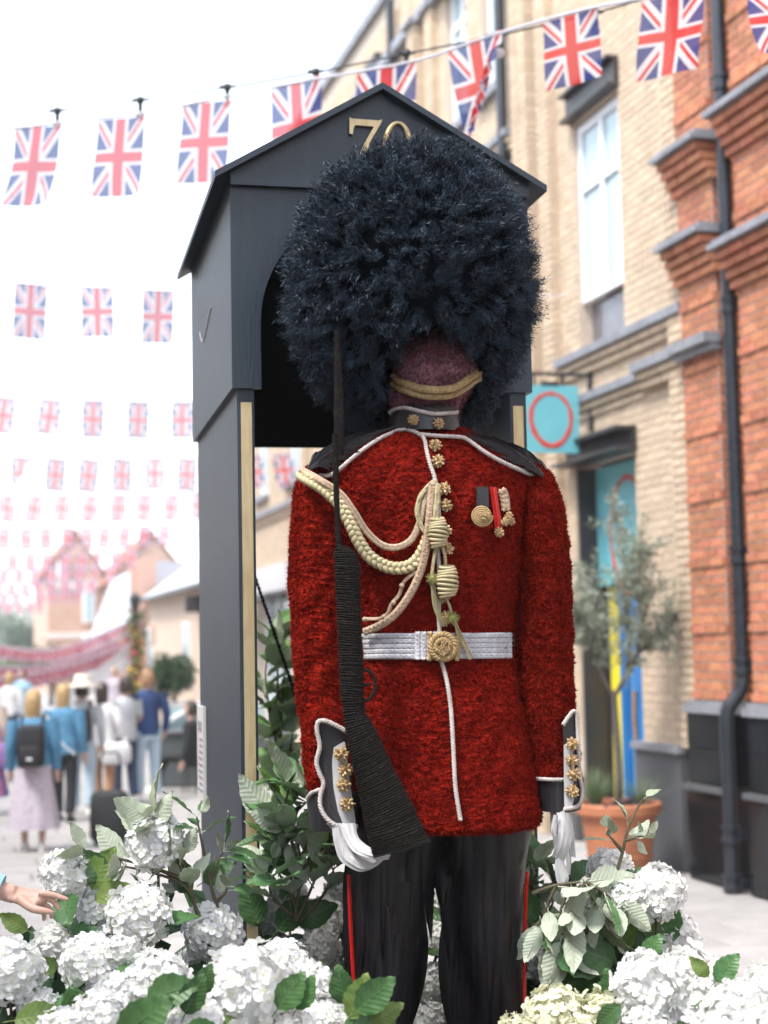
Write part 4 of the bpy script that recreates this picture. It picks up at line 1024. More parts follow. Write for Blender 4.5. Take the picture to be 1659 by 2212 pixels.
downpipe(yb, 8.3, .12, [(11.0, 0, 0), (3.8, 0, 0)], .06, collars=(9.8, 7.6))
obj('security_camera', ball(W(3.36, .24, 6.0), .05, 10, 8), M_wfr, yb, smooth=True)
# ---------------- hanging sign
hs_o = W(1.79, 0, 0); sg = empty('hanging_sign', W(1.79, .1, 3.3), 'square teal hanging sign with a red brush ring on a black bracket', 'sign')
def sgn(o, z): return W(1.79, o, z)
pnl = obj('sign_panel', wbox(1.775, 1.805, .16, .74, 3.80, 4.46), M_teal, sg)
obj('bracket_arm', wbox(1.775, 1.805, .02, .80, 4.56, 4.59), M_steel, sg); obj('bracket_plate', wbox(1.77, 1.81, .0, .05, 4.02, 4.72), M_steel, sg)
for o in (.30, .60): obj('hanger', wbox(1.785, 1.795, o, o + .03, 4.46, 4.56), M_steel, sg)
obj('junction_box', wbox(1.77, 1.81, .36, .54, 4.461, 4.50), M_steel, sg)
pts, th = brush_ring(lambda x, y: W(1.772, .45 + x, 4.13 + y), .205, .255, pnl)
obj('painted_ring', sweep(pts, th * .75, 6, up=tuple(-US), flat=.12), M_ring, pnl)

# ================================================================== terracotta pot, olive tree, grasses
M_terra = mat('terracotta', (.46, .18, .085), .8, (.38, .14, .07), 6, bump=(60, .2, .003), third=((.55, .32, .22), 3, .6, .8))
M_soil = mat('soil', (.03, .022, .016), .95, (.05, .04, .03), 30)
pot_c = G(1340, 1893); pot = empty('plant_pot', pot_c, 'large terracotta pot on the pavement holding an olive tree and grasses', 'plant pot')
prof = [(.001, .0), (.225, .0), (.24, .02), (.30, .40), (.315, .50), (.325, .505), (.33, .52), (.36, .53), (.365, .60), (.355, .615), (.32, .615), (.31, .55), (.001, .54)]
obj('bowl', lathe(prof, 40, pot_c), M_terra, pot, smooth=False)
obj('moulding', lathe([(.262, .16), (.275, .165), (.278, .185), (.268, .19)], 40, pot_c), M_terra, pot)
obj('soil', lathe([(.001, .555), (.31, .553), (.312, .54)], 24, pot_c), M_soil, pot)
M_bark = mat('grey olive bark', (.13, .115, .10), .9, (.08, .07, .06), 30, stretch=(3, 3, 1), bump=(60, .5, .006))
M_oliv = mat('olive leaf', (.23, .27, .19), .55, (.36, .40, .33), 6, rnd=.3, trans=.15)
M_grass = mat('blue grass', (.12, .19, .09), .6, (.20, .26, .13), 8, rnd=.25, trans=.2)
ol = empty('olive_tree', pot_c + Vector((0, 0, .55)), 'young olive tree with thin grey trunk and sparse grey-green crown', 'tree')
def pp_(px, py, dy=0): return P(px, py, pot_c.y + dy)
tr = MB(); R_ = np.random.default_rng(4)
tr.join(sweep(spline([pp_(1338, 1745), pp_(1336, 1650), pp_(1330, 1560), pp_(1326, 1500)], 24), np.linspace(.034, .026, 24), 9))
limbs = [[(1326, 1505), (1302, 1460), (1285, 1400, .1), (1270, 1310, .2), (1262, 1220, .2)], [(1326, 1505), (1352, 1462), (1378, 1410, -.1), (1392, 1330, -.1), (1420, 1260, -.2)], [(1352, 1462), (1360, 1400, .15), (1352, 1310, .25), (1345, 1180, .2), (1330, 1120, .2)],
         [(1285, 1400, .1), (1255, 1360, -.1), (1240, 1310, -.2)], [(1378, 1410, -.1), (1420, 1380, .1), (1460, 1330, .2)], [(1392, 1330, -.1), (1370, 1250, -.2), (1385, 1190, -.2)]]
tips = []
for lb in limbs:
    q = spline([pp_(*p) for p in lb], 26); tr.join(sweep(q, np.linspace(.021, .005, 26), 6)); tips.append(q[8:])
obj('trunk', tr, M_bark, ol, smooth=True)
T_ = np.vstack(tips)
idx = R_.integers(0, len(T_), 300); twig_s = T_[idx]; twd = unit(R_.normal(size=(300, 3)) + [0, 0, .25]) * (.10 + .22 * R_.random((300, 1)))
obj('twigs', blades(twig_s, twd, .006, R_), M_bark, ol, kind='stuff')
def leaf_quads(c, d, L, wd, rng):
    """small lens-shaped leaves, two triangles bent along the middle"""
    n = len(c); s = unit(np.cross(d, rng.normal(size=(n, 3)))); u = np.cross(s, d)
    L = np.broadcast_to(np.asarray(L), (n,))[:, None]; wd = np.broadcast_to(np.asarray(wd), (n,))[:, None]
    V = np.stack([c, c + d * L * .5 + s * wd / 2 + u * wd * .2, c + d * L, c + d * L * .5 - s * wd / 2 + u * wd * .2], 1).reshape(-1, 3)
    b = np.arange(n)[:, None] * 4
    return MB().add(V, np.vstack([b + [0, 1, 2], b + [0, 2, 3]]))
k = R_.integers(0, 300, 9000); tt = R_.random((9000, 1)); c = twig_s[k] + twd[k] * (tt * 1.1) + R_.normal(size=(9000, 3)) * .012
obj('crown', leaf_quads(c, unit(twd[k] * 3 + R_.normal(size=(9000, 3)) * .8), .045 + .03 * R_.random(9000), .013, R_), M_oliv, ol, kind='stuff')
def grass_tuft(name, c, n, h, spread, mt, label, cat='grass', seed=0):
    r = np.random.default_rng(seed); mb = MB()
    a = r.uniform(0, 2 * np.pi, n); lean = r.random(n) ** .7 * spread; hh = h * (.6 + .5 * r.random(n)); S_ = 5
    t_ = np.linspace(0, 1, S_)
    base = np.array(tuple(c)) + np.stack([np.cos(a), np.sin(a), np.zeros(n)], 1) * .04 * r.random((n, 1))
    out = lean[:, None] * t_[None] ** 1.7; up = hh[:, None] * (t_[None] - .25 * (lean / max(spread, .01))[:, None] * t_[None] ** 2.2)
    C = base[:, None] + np.stack([np.cos(a)[:, None] * out, np.sin(a)[:, None] * out, up], -1)
    sd_ = np.stack([-np.sin(a), np.cos(a), np.zeros(n)], 1)[:, None] * (.0045 * (1 - t_ * .9))[None, :, None]
    V = np.stack([C - sd_, C + sd_], 2).reshape(n, S_ * 2, 3); f = []
    for i in range(S_ - 1): f.append([2 * i, 2 * i + 1, 2 * i + 3, 2 * i + 2])
    F = (np.arange(n)[:, None, None] * S_ * 2 + np.array(f)[None]).reshape(-1, 4)
    o = obj(name, mb.add(V.reshape(-1, 3), F), mt, None, loc=tuple(c)); return tag(o, label, cat)
top = pot_c + Vector((0, 0, .55))
grass_tuft('grass_tuft', top + Vector((-.20, -.08, 0)), 220, .40, .30, M_grass, 'dense green grass tuft at the left of the terracotta pot', seed=1)
grass_tuft('grass_tuft', top + Vector((.17, -.05, 0)), 110, .34, .42, M_grass, 'wispy grass tuft arching over the right rim of the terracotta pot', seed=2)
M_succ = mat('dark purple rosette', (.06, .07, .07), .5, (.10, .06, .08), 20, rnd=.2)
r = np.random.default_rng(8); cs = np.array(top + Vector((.05, -.18, .03))) + r.normal(size=(90, 3)) * [.09, .05, .02]
tag(obj('rosette_plant', leaf_quads(cs, unit(r.normal(size=(90, 3)) + [0, -.3, .8]), .07, .035, r), M_succ, None, loc=tuple(top)), 'dark fleshy rosette plant at the front of the terracotta pot', 'plant', kind='stuff')
# ================================================================== bunting and festoon lights
def flag_mat():
    m = bpy.data.materials.new('printed flag cloth'); m.use_nodes = True; nt = m.node_tree; N = nt.nodes; b = N['Principled BSDF']; out = N['Material Output']
    uv = N.new('ShaderNodeUVMap'); sp = N.new('ShaderNodeSeparateXYZ'); nt.links.new(uv.outputs[0], sp.inputs[0])
    def mth(op, a, b_=None, c=None):
        n = N.new('ShaderNodeMath'); n.operation = op
        for i, v in enumerate((a, b_, c)):
            if v is None: continue
            if isinstance(v, (int, float)): n.inputs[i].default_value = v
            else: nt.links.new(v, n.inputs[i])
        return n.outputs[0]
    AS = 1.6
    y = mth('SUBTRACT', sp.outputs[0], .5); x = mth('MULTIPLY', mth('SUBTRACT', sp.outputs[1], .5), AS)     # x runs down the flag
    ax, ay = mth('ABSOLUTE', x), mth('ABSOLUTE', y); nrm = 1 / math.hypot(.5, AS / 2)
    s1 = mth('MULTIPLY', mth('SUBTRACT', mth('MULTIPLY', x, .5), mth('MULTIPLY', y, AS / 2)), nrm)
    s2 = mth('MULTIPLY', mth('ADD', mth('MULTIPLY', x, .5), mth('MULTIPLY', y, AS / 2)), nrm)
    sx = mth('SIGN', x)
    wd = mth('LESS_THAN', mth('MINIMUM', mth('ABSOLUTE', s1), mth('ABSOLUTE', s2)), .098)
    a1 = mth('MULTIPLY', s1, sx); a2 = mth('MULTIPLY', s2, sx)
    rd1 = mth('MULTIPLY', mth('GREATER_THAN', a1, -.006), mth('LESS_THAN', a1, .056)); rd2 = mth('MULTIPLY', mth('GREATER_THAN', a2, -.056), mth('LESS_THAN', a2, .006))
    rd = mth('MAXIMUM', rd1, rd2)
    wc = mth('LESS_THAN', mth('MINIMUM', ax, ay), .165); rc = mth('LESS_THAN', mth('MINIMUM', ax, ay), .100)
    def mix(f, a, c):
        n = N.new('ShaderNodeMix'); n.data_type = 'RGBA'; nt.links.new(f, n.inputs[0])
        if isinstance(a, tuple): n.inputs[6].default_value = a
        else: nt.links.new(a, n.inputs[6])
        n.inputs[7].default_value = c; return n.outputs[2]
    WH, RE, BL_ = (.72, .71, .74, 1), (.60, .028, .035, 1), (.022, .045, .22, 1)
    c = mix(wd, BL_, WH); c = mix(rd, c, RE); c = mix(wc, c, WH); c = mix(rc, c, RE)
    nt.links.new(c, b.inputs['Base Color']); b.inputs['Roughness'].default_value = .8
    t_ = N.new('ShaderNodeBsdfTranslucent'); nt.links.new(c, t_.inputs[0]); mx = N.new('ShaderNodeMixShader'); mx.inputs[0].default_value = .5
    tr_ = N.new('ShaderNodeBsdfTransparent'); mx2 = N.new('ShaderNodeMixShader'); mx2.inputs[0].default_value = .15     # thin cloth; see-through share stands in for glare paling the flags
    nt.links.new(b.outputs[0], mx.inputs[1]); nt.links.new(t_.outputs[0], mx.inputs[2])
    nt.links.new(mx.outputs[0], mx2.inputs[1]); nt.links.new(tr_.outputs[0], mx2.inputs[2]); nt.links.new(mx2.outputs[0], out.inputs[0])
    return m
M_flag = flag_mat()
M_tape = mat('white tape', (.70, .70, .74), .7, trans=.3); M_cable = mat('black rubber cable', (.012, .016, .018), .5)
M_bulb = mat('clear bulb glass', (.7, .7, .7), .08, spec=.8, trans=.5)
def flag_mesh(seed, fold=None):
    r = random.Random(seed); nx, ny = 9, 14; V = []; U = []
    k1, k2, ph = r.uniform(3, 6), r.uniform(2, 5), r.uniform(0, 6); sway = r.uniform(-.12, .12); am = r.uniform(.03, .07)
    for j in range(ny):
        for i in range(nx):
            u, v = i / (nx - 1), j / (ny - 1)
            x = u + sway * v ** 1.5; z = -1.6 * v; y = am * (v ** .8) * math.sin(k1 * u + k2 * v + ph) + .06 * v * math.sin(3 * v + ph)
            if fold == 'corner':                                   # far lower corner blown over to the front
                f = max(0, u + v - 1.15)
                x -= f * .75; z += f * .62; y -= .25 * math.sin(min(1, f / .4) * math.pi) + .02 * f
            elif fold == 'twist':
                a = 1.15 * v; x = .5 + (u - .5) * math.cos(a) + sway * v; y = (u - .5) * math.sin(a) * .8
            elif fold == 'pinch':
                x = .3 + (x - .3) * (1 - .75 * v)
            V.append((x, y, z)); U.append((u, 1 - v))
    mb = MB().add(V, grid_faces(ny, nx, False)); me = mb.mesh('flag', smooth=True, uv=U); me.materials.append(M_flag); return me
FL = [flag_mesh(k) for k in range(8)]; FLX = {'corner': flag_mesh(20, 'corner'), 'twist': flag_mesh(21, 'twist'), 'pinch': flag_mesh(22, 'pinch')}
def hang(parent, a, b, me=None, swing=0.0, drop=1.0, name='flag', yaw=0):
    """flag whose top edge runs from a to b"""
    a, b = Vector(a), Vector(b); X = b - a; wv = X.length; X.normalize()
    Zv = Vector((0, 0, 1)); Zv = (Zv - X * Zv.dot(X)).normalized()
    Zv = (Zv + X * swing).normalized(); Yv = Zv.cross(X).normalized()
    if yaw: Zv = (Zv + Yv * yaw).normalized(); Yv = Zv.cross(X).normalized()
    Mx = Matrix((X * wv, Yv * wv, Zv * wv * drop)).transposed().to_4x4(); Mx.translation = a
    return put(name, me or random.choice(FL), None, parent, Mx)
def tape(parent, pts, r=.008, n=60, mt=None, name='tape'):
    return obj(name, sweep(spline(pts, n), r, 6, up=(0, 0, 1), flat=1.0), mt or M_tape, parent)
# near row: each flag measured by its top corners
D0, D1 = 10.6, 8.0
def dr(px): return D0 + (D1 - D0) * (px / 1659)
near = [((33, 276), (131, 266), None, .10, .9), ((212, 260), (313, 246), 'n', .10, .88), ((395, 226), (498, 208), 'n', .14, .9), ((585, 194), (693, 172), None, -.18, 1.0), ((772, 156), (900, 135), None, -.1, .95),
        ((968, 104), (1084, 72), 'corner', -.14, 1.05), ((1172, 50), (1290, 18), None, -.06, .75), ((1386, 4), (1522, -22), None, -.06, .75), ((1616, -20), (1740, -50), 'twist', -.2, .8), ((-130, 285), (-40, 281), None, .1, 1.0)]
row = empty('bunting', P(830, 160, dr(830)), 'nearest string of union flags on white tape crossing above the sentry box roof', 'bunting', 'strings of union flags over the street')
tape(row, [P(-400, 286, dr(-400)), P(0, 278, dr(0)), P(131, 264, dr(131)), P(313, 244, dr(313)), P(498, 206, dr(498)), P(693, 169, dr(693)), P(900, 131, dr(900)), P(1084, 70, dr(1084)), P(1290, 15, dr(1290)), P(1522, -25, dr(1522)), P(1800, -70, dr(1800)), P(2300, -150, dr(2300))], .009, 90)
for a, b, f, sw, dp in near:
    me = FLX[f] if f in FLX else (FL[3] if f == 'n' else None)
    hang(row, P(*a, dr(a[0])), P(*b, dr(b[0])), me, sw, dp)
fest = empty('festoon_lights', P(830, 140, dr(830)), 'black festoon cable with lamp holders running beside the nearest flags', 'festoon lights')
fo_pts = [(-300, 262), (0, 252), (124, 240), (303, 217), (491, 189), (682, 156), (878, 116), (1078, 76), (1284, 28), (1480, -25), (1800, -80), (2300, -170)]
fq = spline([P(x, y, dr(x) + .05) for x, y in fo_pts], 120); obj('cable', sweep(fq, .006, 6, up=(0, 0, 1)), M_cable, fest)
for x, y in fo_pts[2:9]:
    c = P(x, y, dr(x) + .05)
    ls = obj('lamp_holder', lathe([(.001, .022), (.022, .02), (.026, .0), (.024, -.012), (.015, -.02), (.013, -.07), (.019, -.075), (.001, -.077)], 12, c), M_cable, fest)
    obj('cable_clip', sweep(spline([c + Vector((-.05, 0, .006)), c + Vector((.05, 0, .006))], 5), .010, 6, up=(0, 0, 1)), M_cable, ls)
    obj('bulb', ball(c + Vector((0, 0, -.105)), .03, 10, 8), M_bulb, ls, smooth=True)
# farther rows across the street at about the same height
FW = .30
def far_row(D, z, label, sp=.56, sag=.12, xr=(-.27, .6), jit=.02, drop=1.05, cut=None, off=0, mix=.12, fw=FW):
    nrm = (-NS)                                              # across the street, to the right
    c = W((D - 13.84) / math.cos(ST), 0, z); L = int(abs(-.29 * D - c.x) / sp) + 3
    rw = empty('bunting', c + NS * min(3, L * sp / 2), label, 'bunting', 'strings of union flags over the street')
    pts = []; n = L; span = n * sp
    def pt(o): 
        t_ = o / max(span, .1); return c + NS * o + Vector((0, 0, -4 * sag * t_ * (1 - t_)))
    tape(rw, [pt(span * k / 12) for k in range(13)], .006 + D * .00006, 40)
    for k in range(n):
        o = k * sp + off + random.uniform(-jit, jit); a = pt(o + fw); b = pt(o)
        if not (-.30 < a.x / a.y < -.035): continue
        rr = random.random(); me = None
        if rr < mix * .4: me = FLX['corner']
        elif rr < mix: me = FLX['pinch']
        hang(rw, a, b, me, random.uniform(-.12, .16) + (.12 if D > 25 else 0), drop, yaw=random.uniform(-.25, .25))
    # far light cable of the same row
    return rw
rows = [(16.0, 5.47, 'second string of union flags, three flags left of the box roof eave'), (22.2, 5.42, 'third string of union flags, small row level with the bottom of the box hood'),
        (29.0, 5.5, 'fourth string of union flags, tilted small flags just below the box hood'), (35.0, 5.45, 'fifth string of union flags, close under the fourth one'), (44.5, 5.5, 'sixth string of union flags, a row of tiny flags above the gable tops'),
        (52, 5.3, 'seventh string of union flags, low over the far gable tops'), (59, 5.2, 'eighth string of union flags, across the far brick gables'), (66, 5.0, 'ninth string of union flags, across the far windows'), (74, 4.9, 'tenth string of union flags, merging with the far pink band'), (82, 4.7, 'farthest string of union flags at the end of the street')]
for D, z, lb in rows: far_row(D, z, lb, sp=.58 if D < 40 else .54, mix=.0 if D < 20 else .10, fw=FW if D < 25 else .36)
# ================================================================== farther down the street
M_cream = mat('pale stone wall', (.58, .46, .36), .9, (.50, .40, .31), 1.5, .3, .7, bump=(20, .3, .01)); M_slate = mat('pale grey slate', (.42, .45, .50), .55, (.36, .39, .44), 2, stretch=(1, 1, 4))
M_farred = mat('far orange brick', (.46, .31, .24), .9, (.40, .26, .19), 2.0); M_stone = mat('pale stone band', (.58, .52, .48), .8)
M_tile = mat('clay roof tile', (.30, .13, .08), .85, (.24, .10, .06), 3)
M_leafd = mat('dark tree leaf', (.045, .085, .045), .6, (.07, .12, .06), 3, rnd=.35, trans=.2); M_leafl = mat('light tree leaf', (.10, .15, .05), .6, (.14, .19, .07), 2, rnd=.35, trans=.25)
# low pale wall building after the brick block
cb = empty('stone_building', W(29, -1, 0), 'low pale stone building with a grey slate roof past the brick block', 'building')
S0, S1 = 22.5, 37.0
obj('wall', wbox(S0, S1, -4, 0, 0, 3.55), M_cream, cb)
obj('end_wall', wbox(S0 - .02, S0, -4, 0, 0, 3.5), M_cream, cb)
rf = obj('roof', hexa([W(S0 - .2, .25, 3.56), W(S0 - .2, -4, 3.56), W(S1 + .2, -4, 3.56), W(S1 + .2, .25, 3.56), W(S0 - .2, -1.2, 4.6), W(S0 - .2, -1.9, 4.6), W(S1 + .2, -1.9, 4.6), W(S1 + .2, -1.2, 4.6)]), M_slate, cb)
obj('gutter', wbox(S0 - .2, S1 + .2, .2, .34, 3.46, 3.56), M_steel, cb)
for s in (25, 28.5, 36): 
    wn = obj('window', wbox(s, s + 1.2, -.02, .03, 1.2, 2.7), M_wfr, cb); obj('pane', wbox(s + .1, s + 1.1, .031, .04, 1.3, 2.6), M_glass, wn)
obj('brick_patch', wbox(35.4, 36.6, -.02, .04, 2.2, 2.7), M_farred, cb)
obj('wall_lamp', wbox(26.5, 26.8, .0, .4, 2.9, 3.3), M_steel, cb)
# tall pale slate-fronted building
sbld = empty('slate_fronted_house', W(47, -2, 0), 'narrow house with a steep pale slate roof front and pinkish brick side', 'building')
obj('wall', wbox(37.3, 56, -6, -.3, 0, 3.6), M_farred, sbld)
obj('roof', hexa([W(41.6, .25, 2.1), W(41.6, -6, 2.1), W(57, -6, 2.1), W(57, .25, 2.1), W(41.6, -.7, 5.0), W(41.6, -6, 5.0), W(55, -6, 5.0), W(55, -.7, 5.0)]), M_slate, sbld)
for k in range(7): obj('wall_pier', wbox(37.4 + k * .58, 37.7 + k * .58, -.3, .12, 0, 4.9), mat('pink brick', (.50, .32, .25), .9) if k == 0 else bpy.data.materials['pink brick'], sbld)
# gabled red brick row, gables face down the street
def gable_house(s0, s1, o0, o1, zw, zp, label, wins):
    h = empty('gabled_house', W((s0 + s1) / 2, (o0 + o1) / 2, 0), label, 'house', 'gabled brick houses at the end of the street')
    om = (o0 + o1) / 2
    prof = [(o0, 0), (o1, 0), (o1, zw), (om, zp), (o0, zw)]
    obj('wall', prism([W(s0, o, z) for o, z in prof], tuple(US * (s1 - s0))), M_farred, h)
    for sg_, oe in ((1, o1), (-1, o0)):
        V = [W(s0 - .1, om, zp), W(s0 - .1, oe + .25 * sg_, zw - .35), W(s1, oe + .25 * sg_, zw - .35), W(s1, om, zp)]
        obj('roof', hexa([v + Vector((0, 0, .02)) for v in V] + [v + Vector((0, 0, .22)) for v in V]), M_tile, h)
    for z in (zw * .45, zw * .86): obj('stone_band', wbox(s0 - .06, s0, o0, o1, z, z + .3), M_stone, h)
    for o, z, ww, hh in wins:
        wn = obj('window', wbox(s0 - .1, s0 - .03, o - ww / 2, o + ww / 2, z, z + hh), M_wfr, h)
        obj('pane', wbox(s0 - .12, s0 - .101, o - ww / 2 + .1, o + ww / 2 - .1, z + .1, z + hh - .1), M_glass, wn)
    obj('chimney', wbox(s0 + 1, s0 + 1.8, om - .3, om + .3, zp - .8, zp + .35), M_farred, h)
    return h
gable_house(60, 70, -4.6, -1.4, 5.4, 7.2, 'nearer gabled red brick house with a pointed gable beside the box post', [(-3, 1.2, 1, 1.8), (-2.2, 3.4, .7, 1.4), (-3.8, 3.4, .7, 1.4)])
gable_house(66, 78, -1.35, 1.25, 5.9, 7.7, 'farther gabled red brick house with stone bands at the end of the street', [(-.7, .9, .6, 2.0), (-.7, 3.4, .6, 1.6), (.5, 5.6, .6, .8)])
hh = empty('town_house', W(90, 7, 0), 'pale distant house closing the street at the left', 'house'); obj('wall', wbox(85, 95, 4, 9, 0, 4.6), M_stone, hh)
obj('roof', hexa([W(84.7, 9.3, 4.61), W(84.7, 3.7, 4.61), W(95, 3.7, 4.61), W(95, 9.3, 4.61), W(86.5, 7, 6.4), W(86.5, 6, 6.4), W(94, 6, 6.4), W(94, 7, 6.4)]), M_slate, hh)
for o in (5, 6.5, 8): wn = obj('window', wbox(84.94, 84.99, o - .4, o + .4, 2.4, 3.8), M_wfr, hh); obj('pane', wbox(84.92, 84.939, o - .3, o + .3, 2.5, 3.7), M_glass, wn)
# far trees
def tree(c, h, rad, n, mt, label, seed, name='street_tree', trunk=.12, group='trees at the end of the street', stem=None, ls=.22):
    r = np.random.default_rng(seed); t_ = empty(name, c, label, 'tree', group); c = np.array(tuple(c))
    zc = h - rad[2]
    obj('trunk', sweep(spline([c, c + [.05, 0, (stem or zc) * .6], c + [0, 0, zc + .1]], 10), np.linspace(trunk, trunk * .5, 10), 7), M_bark, t_)
    lob = unit(r.normal(size=(14, 3))) * .55; k = r.integers(0, 14, n)
    q = (lob[k] + unit(r.normal(size=(n, 3))) * (.50 * r.random((n, 1)) ** .35)) * np.array(rad)
    obj('crown', leaf_quads(c + [0, 0, zc] + q, unit(r.normal(size=(n, 3)) + [0, 0, -.2]), ls * (.7 + .6 * r.random(n)), ls * .55, r), mt, t_, kind='stuff')
    return t_
for i, (px, D, h, rx, lb) in enumerate(((-30, 150, 8.5, 5.0, 'leftmost far tree crown low in the haze'), (25, 165, 8.2, 5.5, 'rounded far tree behind the street end'), (60, 120, 4.6, 2.4, 'small far tree before the distant houses'), (12, 70, 2.0, 1.8, 'low bright green bush beyond the crowd at the left edge'), (110, 60, 2.4, 1.5, 'low dark bush behind the blonde women'))):
    tree(G(px, 1412 + 1.95 * FPX / D), h, (rx, rx, h * .42), 2600, M_leafl if i % 2 else M_leafd, lb, 40 + i, ls=.35 if D > 100 else .16)
M_hill = mat('far wooded hill', (.10, .14, .10), .95, (.07, .10, .08), .05)
hp = [P(px, 1412, 600) for px in range(-600, 2400, 120)]
V = []
for i, p in enumerate(hp): V += [(p.x, p.y, -1), (p.x, p.y + 60, 9 + 4 * math.sin(i * 1.3) + 3 * math.sin(i * .47)), (p.x, p.y + 200, -1)]
obj('hill', MB().add(arr(V), grid_faces(len(hp), 3, False)), M_hill, kind='structure')
# clipped ball tree in a planter and the counter beside it
D = 24.0
c = G(372, 1412 + 1.95 * FPX / D); 
tree(c, 1.95, (.38, .38, .36), 2400, M_leafd, 'clipped round ball tree standing just left of the box post', 61, 'ball_tree', .03, None, ls=.07)
M_ctr = mat('dark grey counter', (.07, .08, .085), .6); M_inox = mat('steel top', (.55, .57, .60), .3, metal=.8)
ct = empty('serving_counter', G(385, 1702), 'dark grey serving counter with pale steel top half hidden by the box post', 'counter'); g = G(344, 1702)
def cbx(x0, x1, y0, y1, z0, z1): return box(g.x + x0, g.x + x1, g.y + y0, g.y + y1, z0, z1)
obj('body', cbx(0, 1.6, 0, .8, .02, .78), M_ctr, ct); obj('steel_top', cbx(-.05, 1.65, -.05, .85, .781, .83), M_inox, ct)
obj('glass_screen', cbx(.1, 1.5, .1, .12, .831, 1.15), M_glass, ct); obj('rail', sweep(spline([Vector(g) + Vector((.05, .05, .9)), Vector(g) + Vector((.6, .05, 1.2))], 6), .03, 6), M_wfr, ct)
obj('tray', cbx(.2, 1.2, .3, .7, .831, .9), M_wfr, ct); obj('shelf', cbx(.0, 1.5, .6, .8, 1.15, 1.2), M_wfr, ct)
# lamp post wound with flowers, with two low garlands tied to it
D = 40.0; lp = G(293, 1412 + 1.95 * FPX / D); lamp = empty('lamp_post', lp, 'dark lamp post wound with yellow and red flowers', 'lamp post')
obj('post', sweep(spline([lp, lp + Vector((0, 0, 3.0))], 6), .06, 8, up=(1, 0, 0)), M_steel, lamp); obj('lantern', lathe([(.001, 0), (.09, .0), (.15, .32), (.16, .34), (.02, .48), (.001, .5)], 8, lp + Vector((0, 0, 2.95))), M_steel, lamp)
r = np.random.default_rng(5); M_yfl = mat('yellow flower', (.75, .52, .05), .6); M_rfl = mat('red flower', (.55, .06, .07), .6)
for z0, z1, mt, n, nm in ((.6, 3.0, M_leafl, 500, 'foliage'), (.8, 2.6, M_yfl, 160, 'yellow_flowers'), (1.3, 2.2, M_rfl, 120, 'red_flowers')):
    cc_ = np.array(lp) + np.stack([r.normal(0, .12, n), r.normal(0, .12, n), r.uniform(z0, z1, n)], 1)
    obj(nm, leaf_quads(cc_, unit(r.normal(size=(n, 3))), .12, .09, r), mt, lamp, kind='stuff')
def garland(a, b, sag, n, label, mt=None, fw=.26, group='low garlands on the lamp post'):
    g_ = empty('garland', (Vector(a) + Vector(b)) / 2, label, 'bunting', group); mid = (Vector(a) + Vector(b)) / 2 - Vector((0, 0, sag))
    q = spline([a, mid, b], n * 3 + 1); obj('tape', sweep(q, .012, 5, up=(0, 0, 1)), M_tape, g_)
    for k in range(n):
        p0, p1 = Vector(q[3 * k]), Vector(q[3 * k + 2])
        if p0.x > p1.x: p0, p1 = p1, p0
        d = (p1 - p0).normalized() * fw
        o = hang(g_, p0, p0 + d, None if mt is None else mt, random.uniform(-.1, .1), .8)
WFL = flag_mesh(31); WFL.materials.clear(); WFL.materials.append(mat('white cloth pennant', (.75, .75, .77), .8, trans=.4))
top_ = lp + Vector((0, 0, 2.75))
garland(top_, P(-60, 1385, 40), .45, 26, 'upper pink-white flag garland falling left from the lamp post')
garland(top_ - Vector((0, 0, .3)), P(-60, 1440, 38.5), .35, 26, 'lower pink-white flag garland falling left from the lamp post')
garland(top_ - Vector((0, 0, .55)), P(-60, 1475, 37), .15, 26, 'lowest pink-white flag garland above the crowd')
garland(top_ - Vector((0, 0, .5)), P(120, 1510, 38), .05, 13, 'white pennant garland slanting from the lamp post to the crowd', WFL, .34)

# ---- the street's other side and its near end, outside the picture but there all the same
def terrace(s0, s1, o0, o1, h, mt, label, face=1):
    t_ = empty('terrace_building', W((s0 + s1) / 2, (o0 + o1) / 2, 0), label, 'building', 'terrace along the other side of the street')
    obj('wall', wbox(s0, s1, o0, o1, 0, h), mt, t_); obj('roof', wbox(s0 - .2, s1 + .2, o0 - .3, o1 + .3, h + .002, h + .35), M_slate, t_)
    f0, f1 = (o0 - .03, o0 - .002) if face > 0 else (o1 + .002, o1 + .03); n = int((s1 - s0) / 3)
    for k in range(n):
        for z in (.6, 4.2, 7.0):
            if z + 2 > h: continue
            a = s0 + (k + .5) * (s1 - s0) / n; wn = obj('window', wbox(a - .65, a + .65, f0, f1, z, z + 2), M_wfr, t_)
            g0, g1 = (f0 - .02, f0 - .002) if face > 0 else (f1 + .002, f1 + .02); obj('pane', wbox(a - .55, a + .55, g0, g1, z + .1, z + 1.9), M_glass, wn)
    return t_
terrace(-30, -10, 11, 18, 10.0, M_farred, 'red brick terrace behind the viewer on the left side')
terrace(-9.5, 14, 11.3, 18, 9.0, M_cream, 'pale stone terrace across the street from the brick block')
terrace(14.5, 40, 11.1, 18, 8.6, M_farred, 'red brick terrace farther along the left side')
terrace(-32, -9.1, -7, .05, 11.0, M_farred, 'red brick building behind the viewer on the right side', -1)
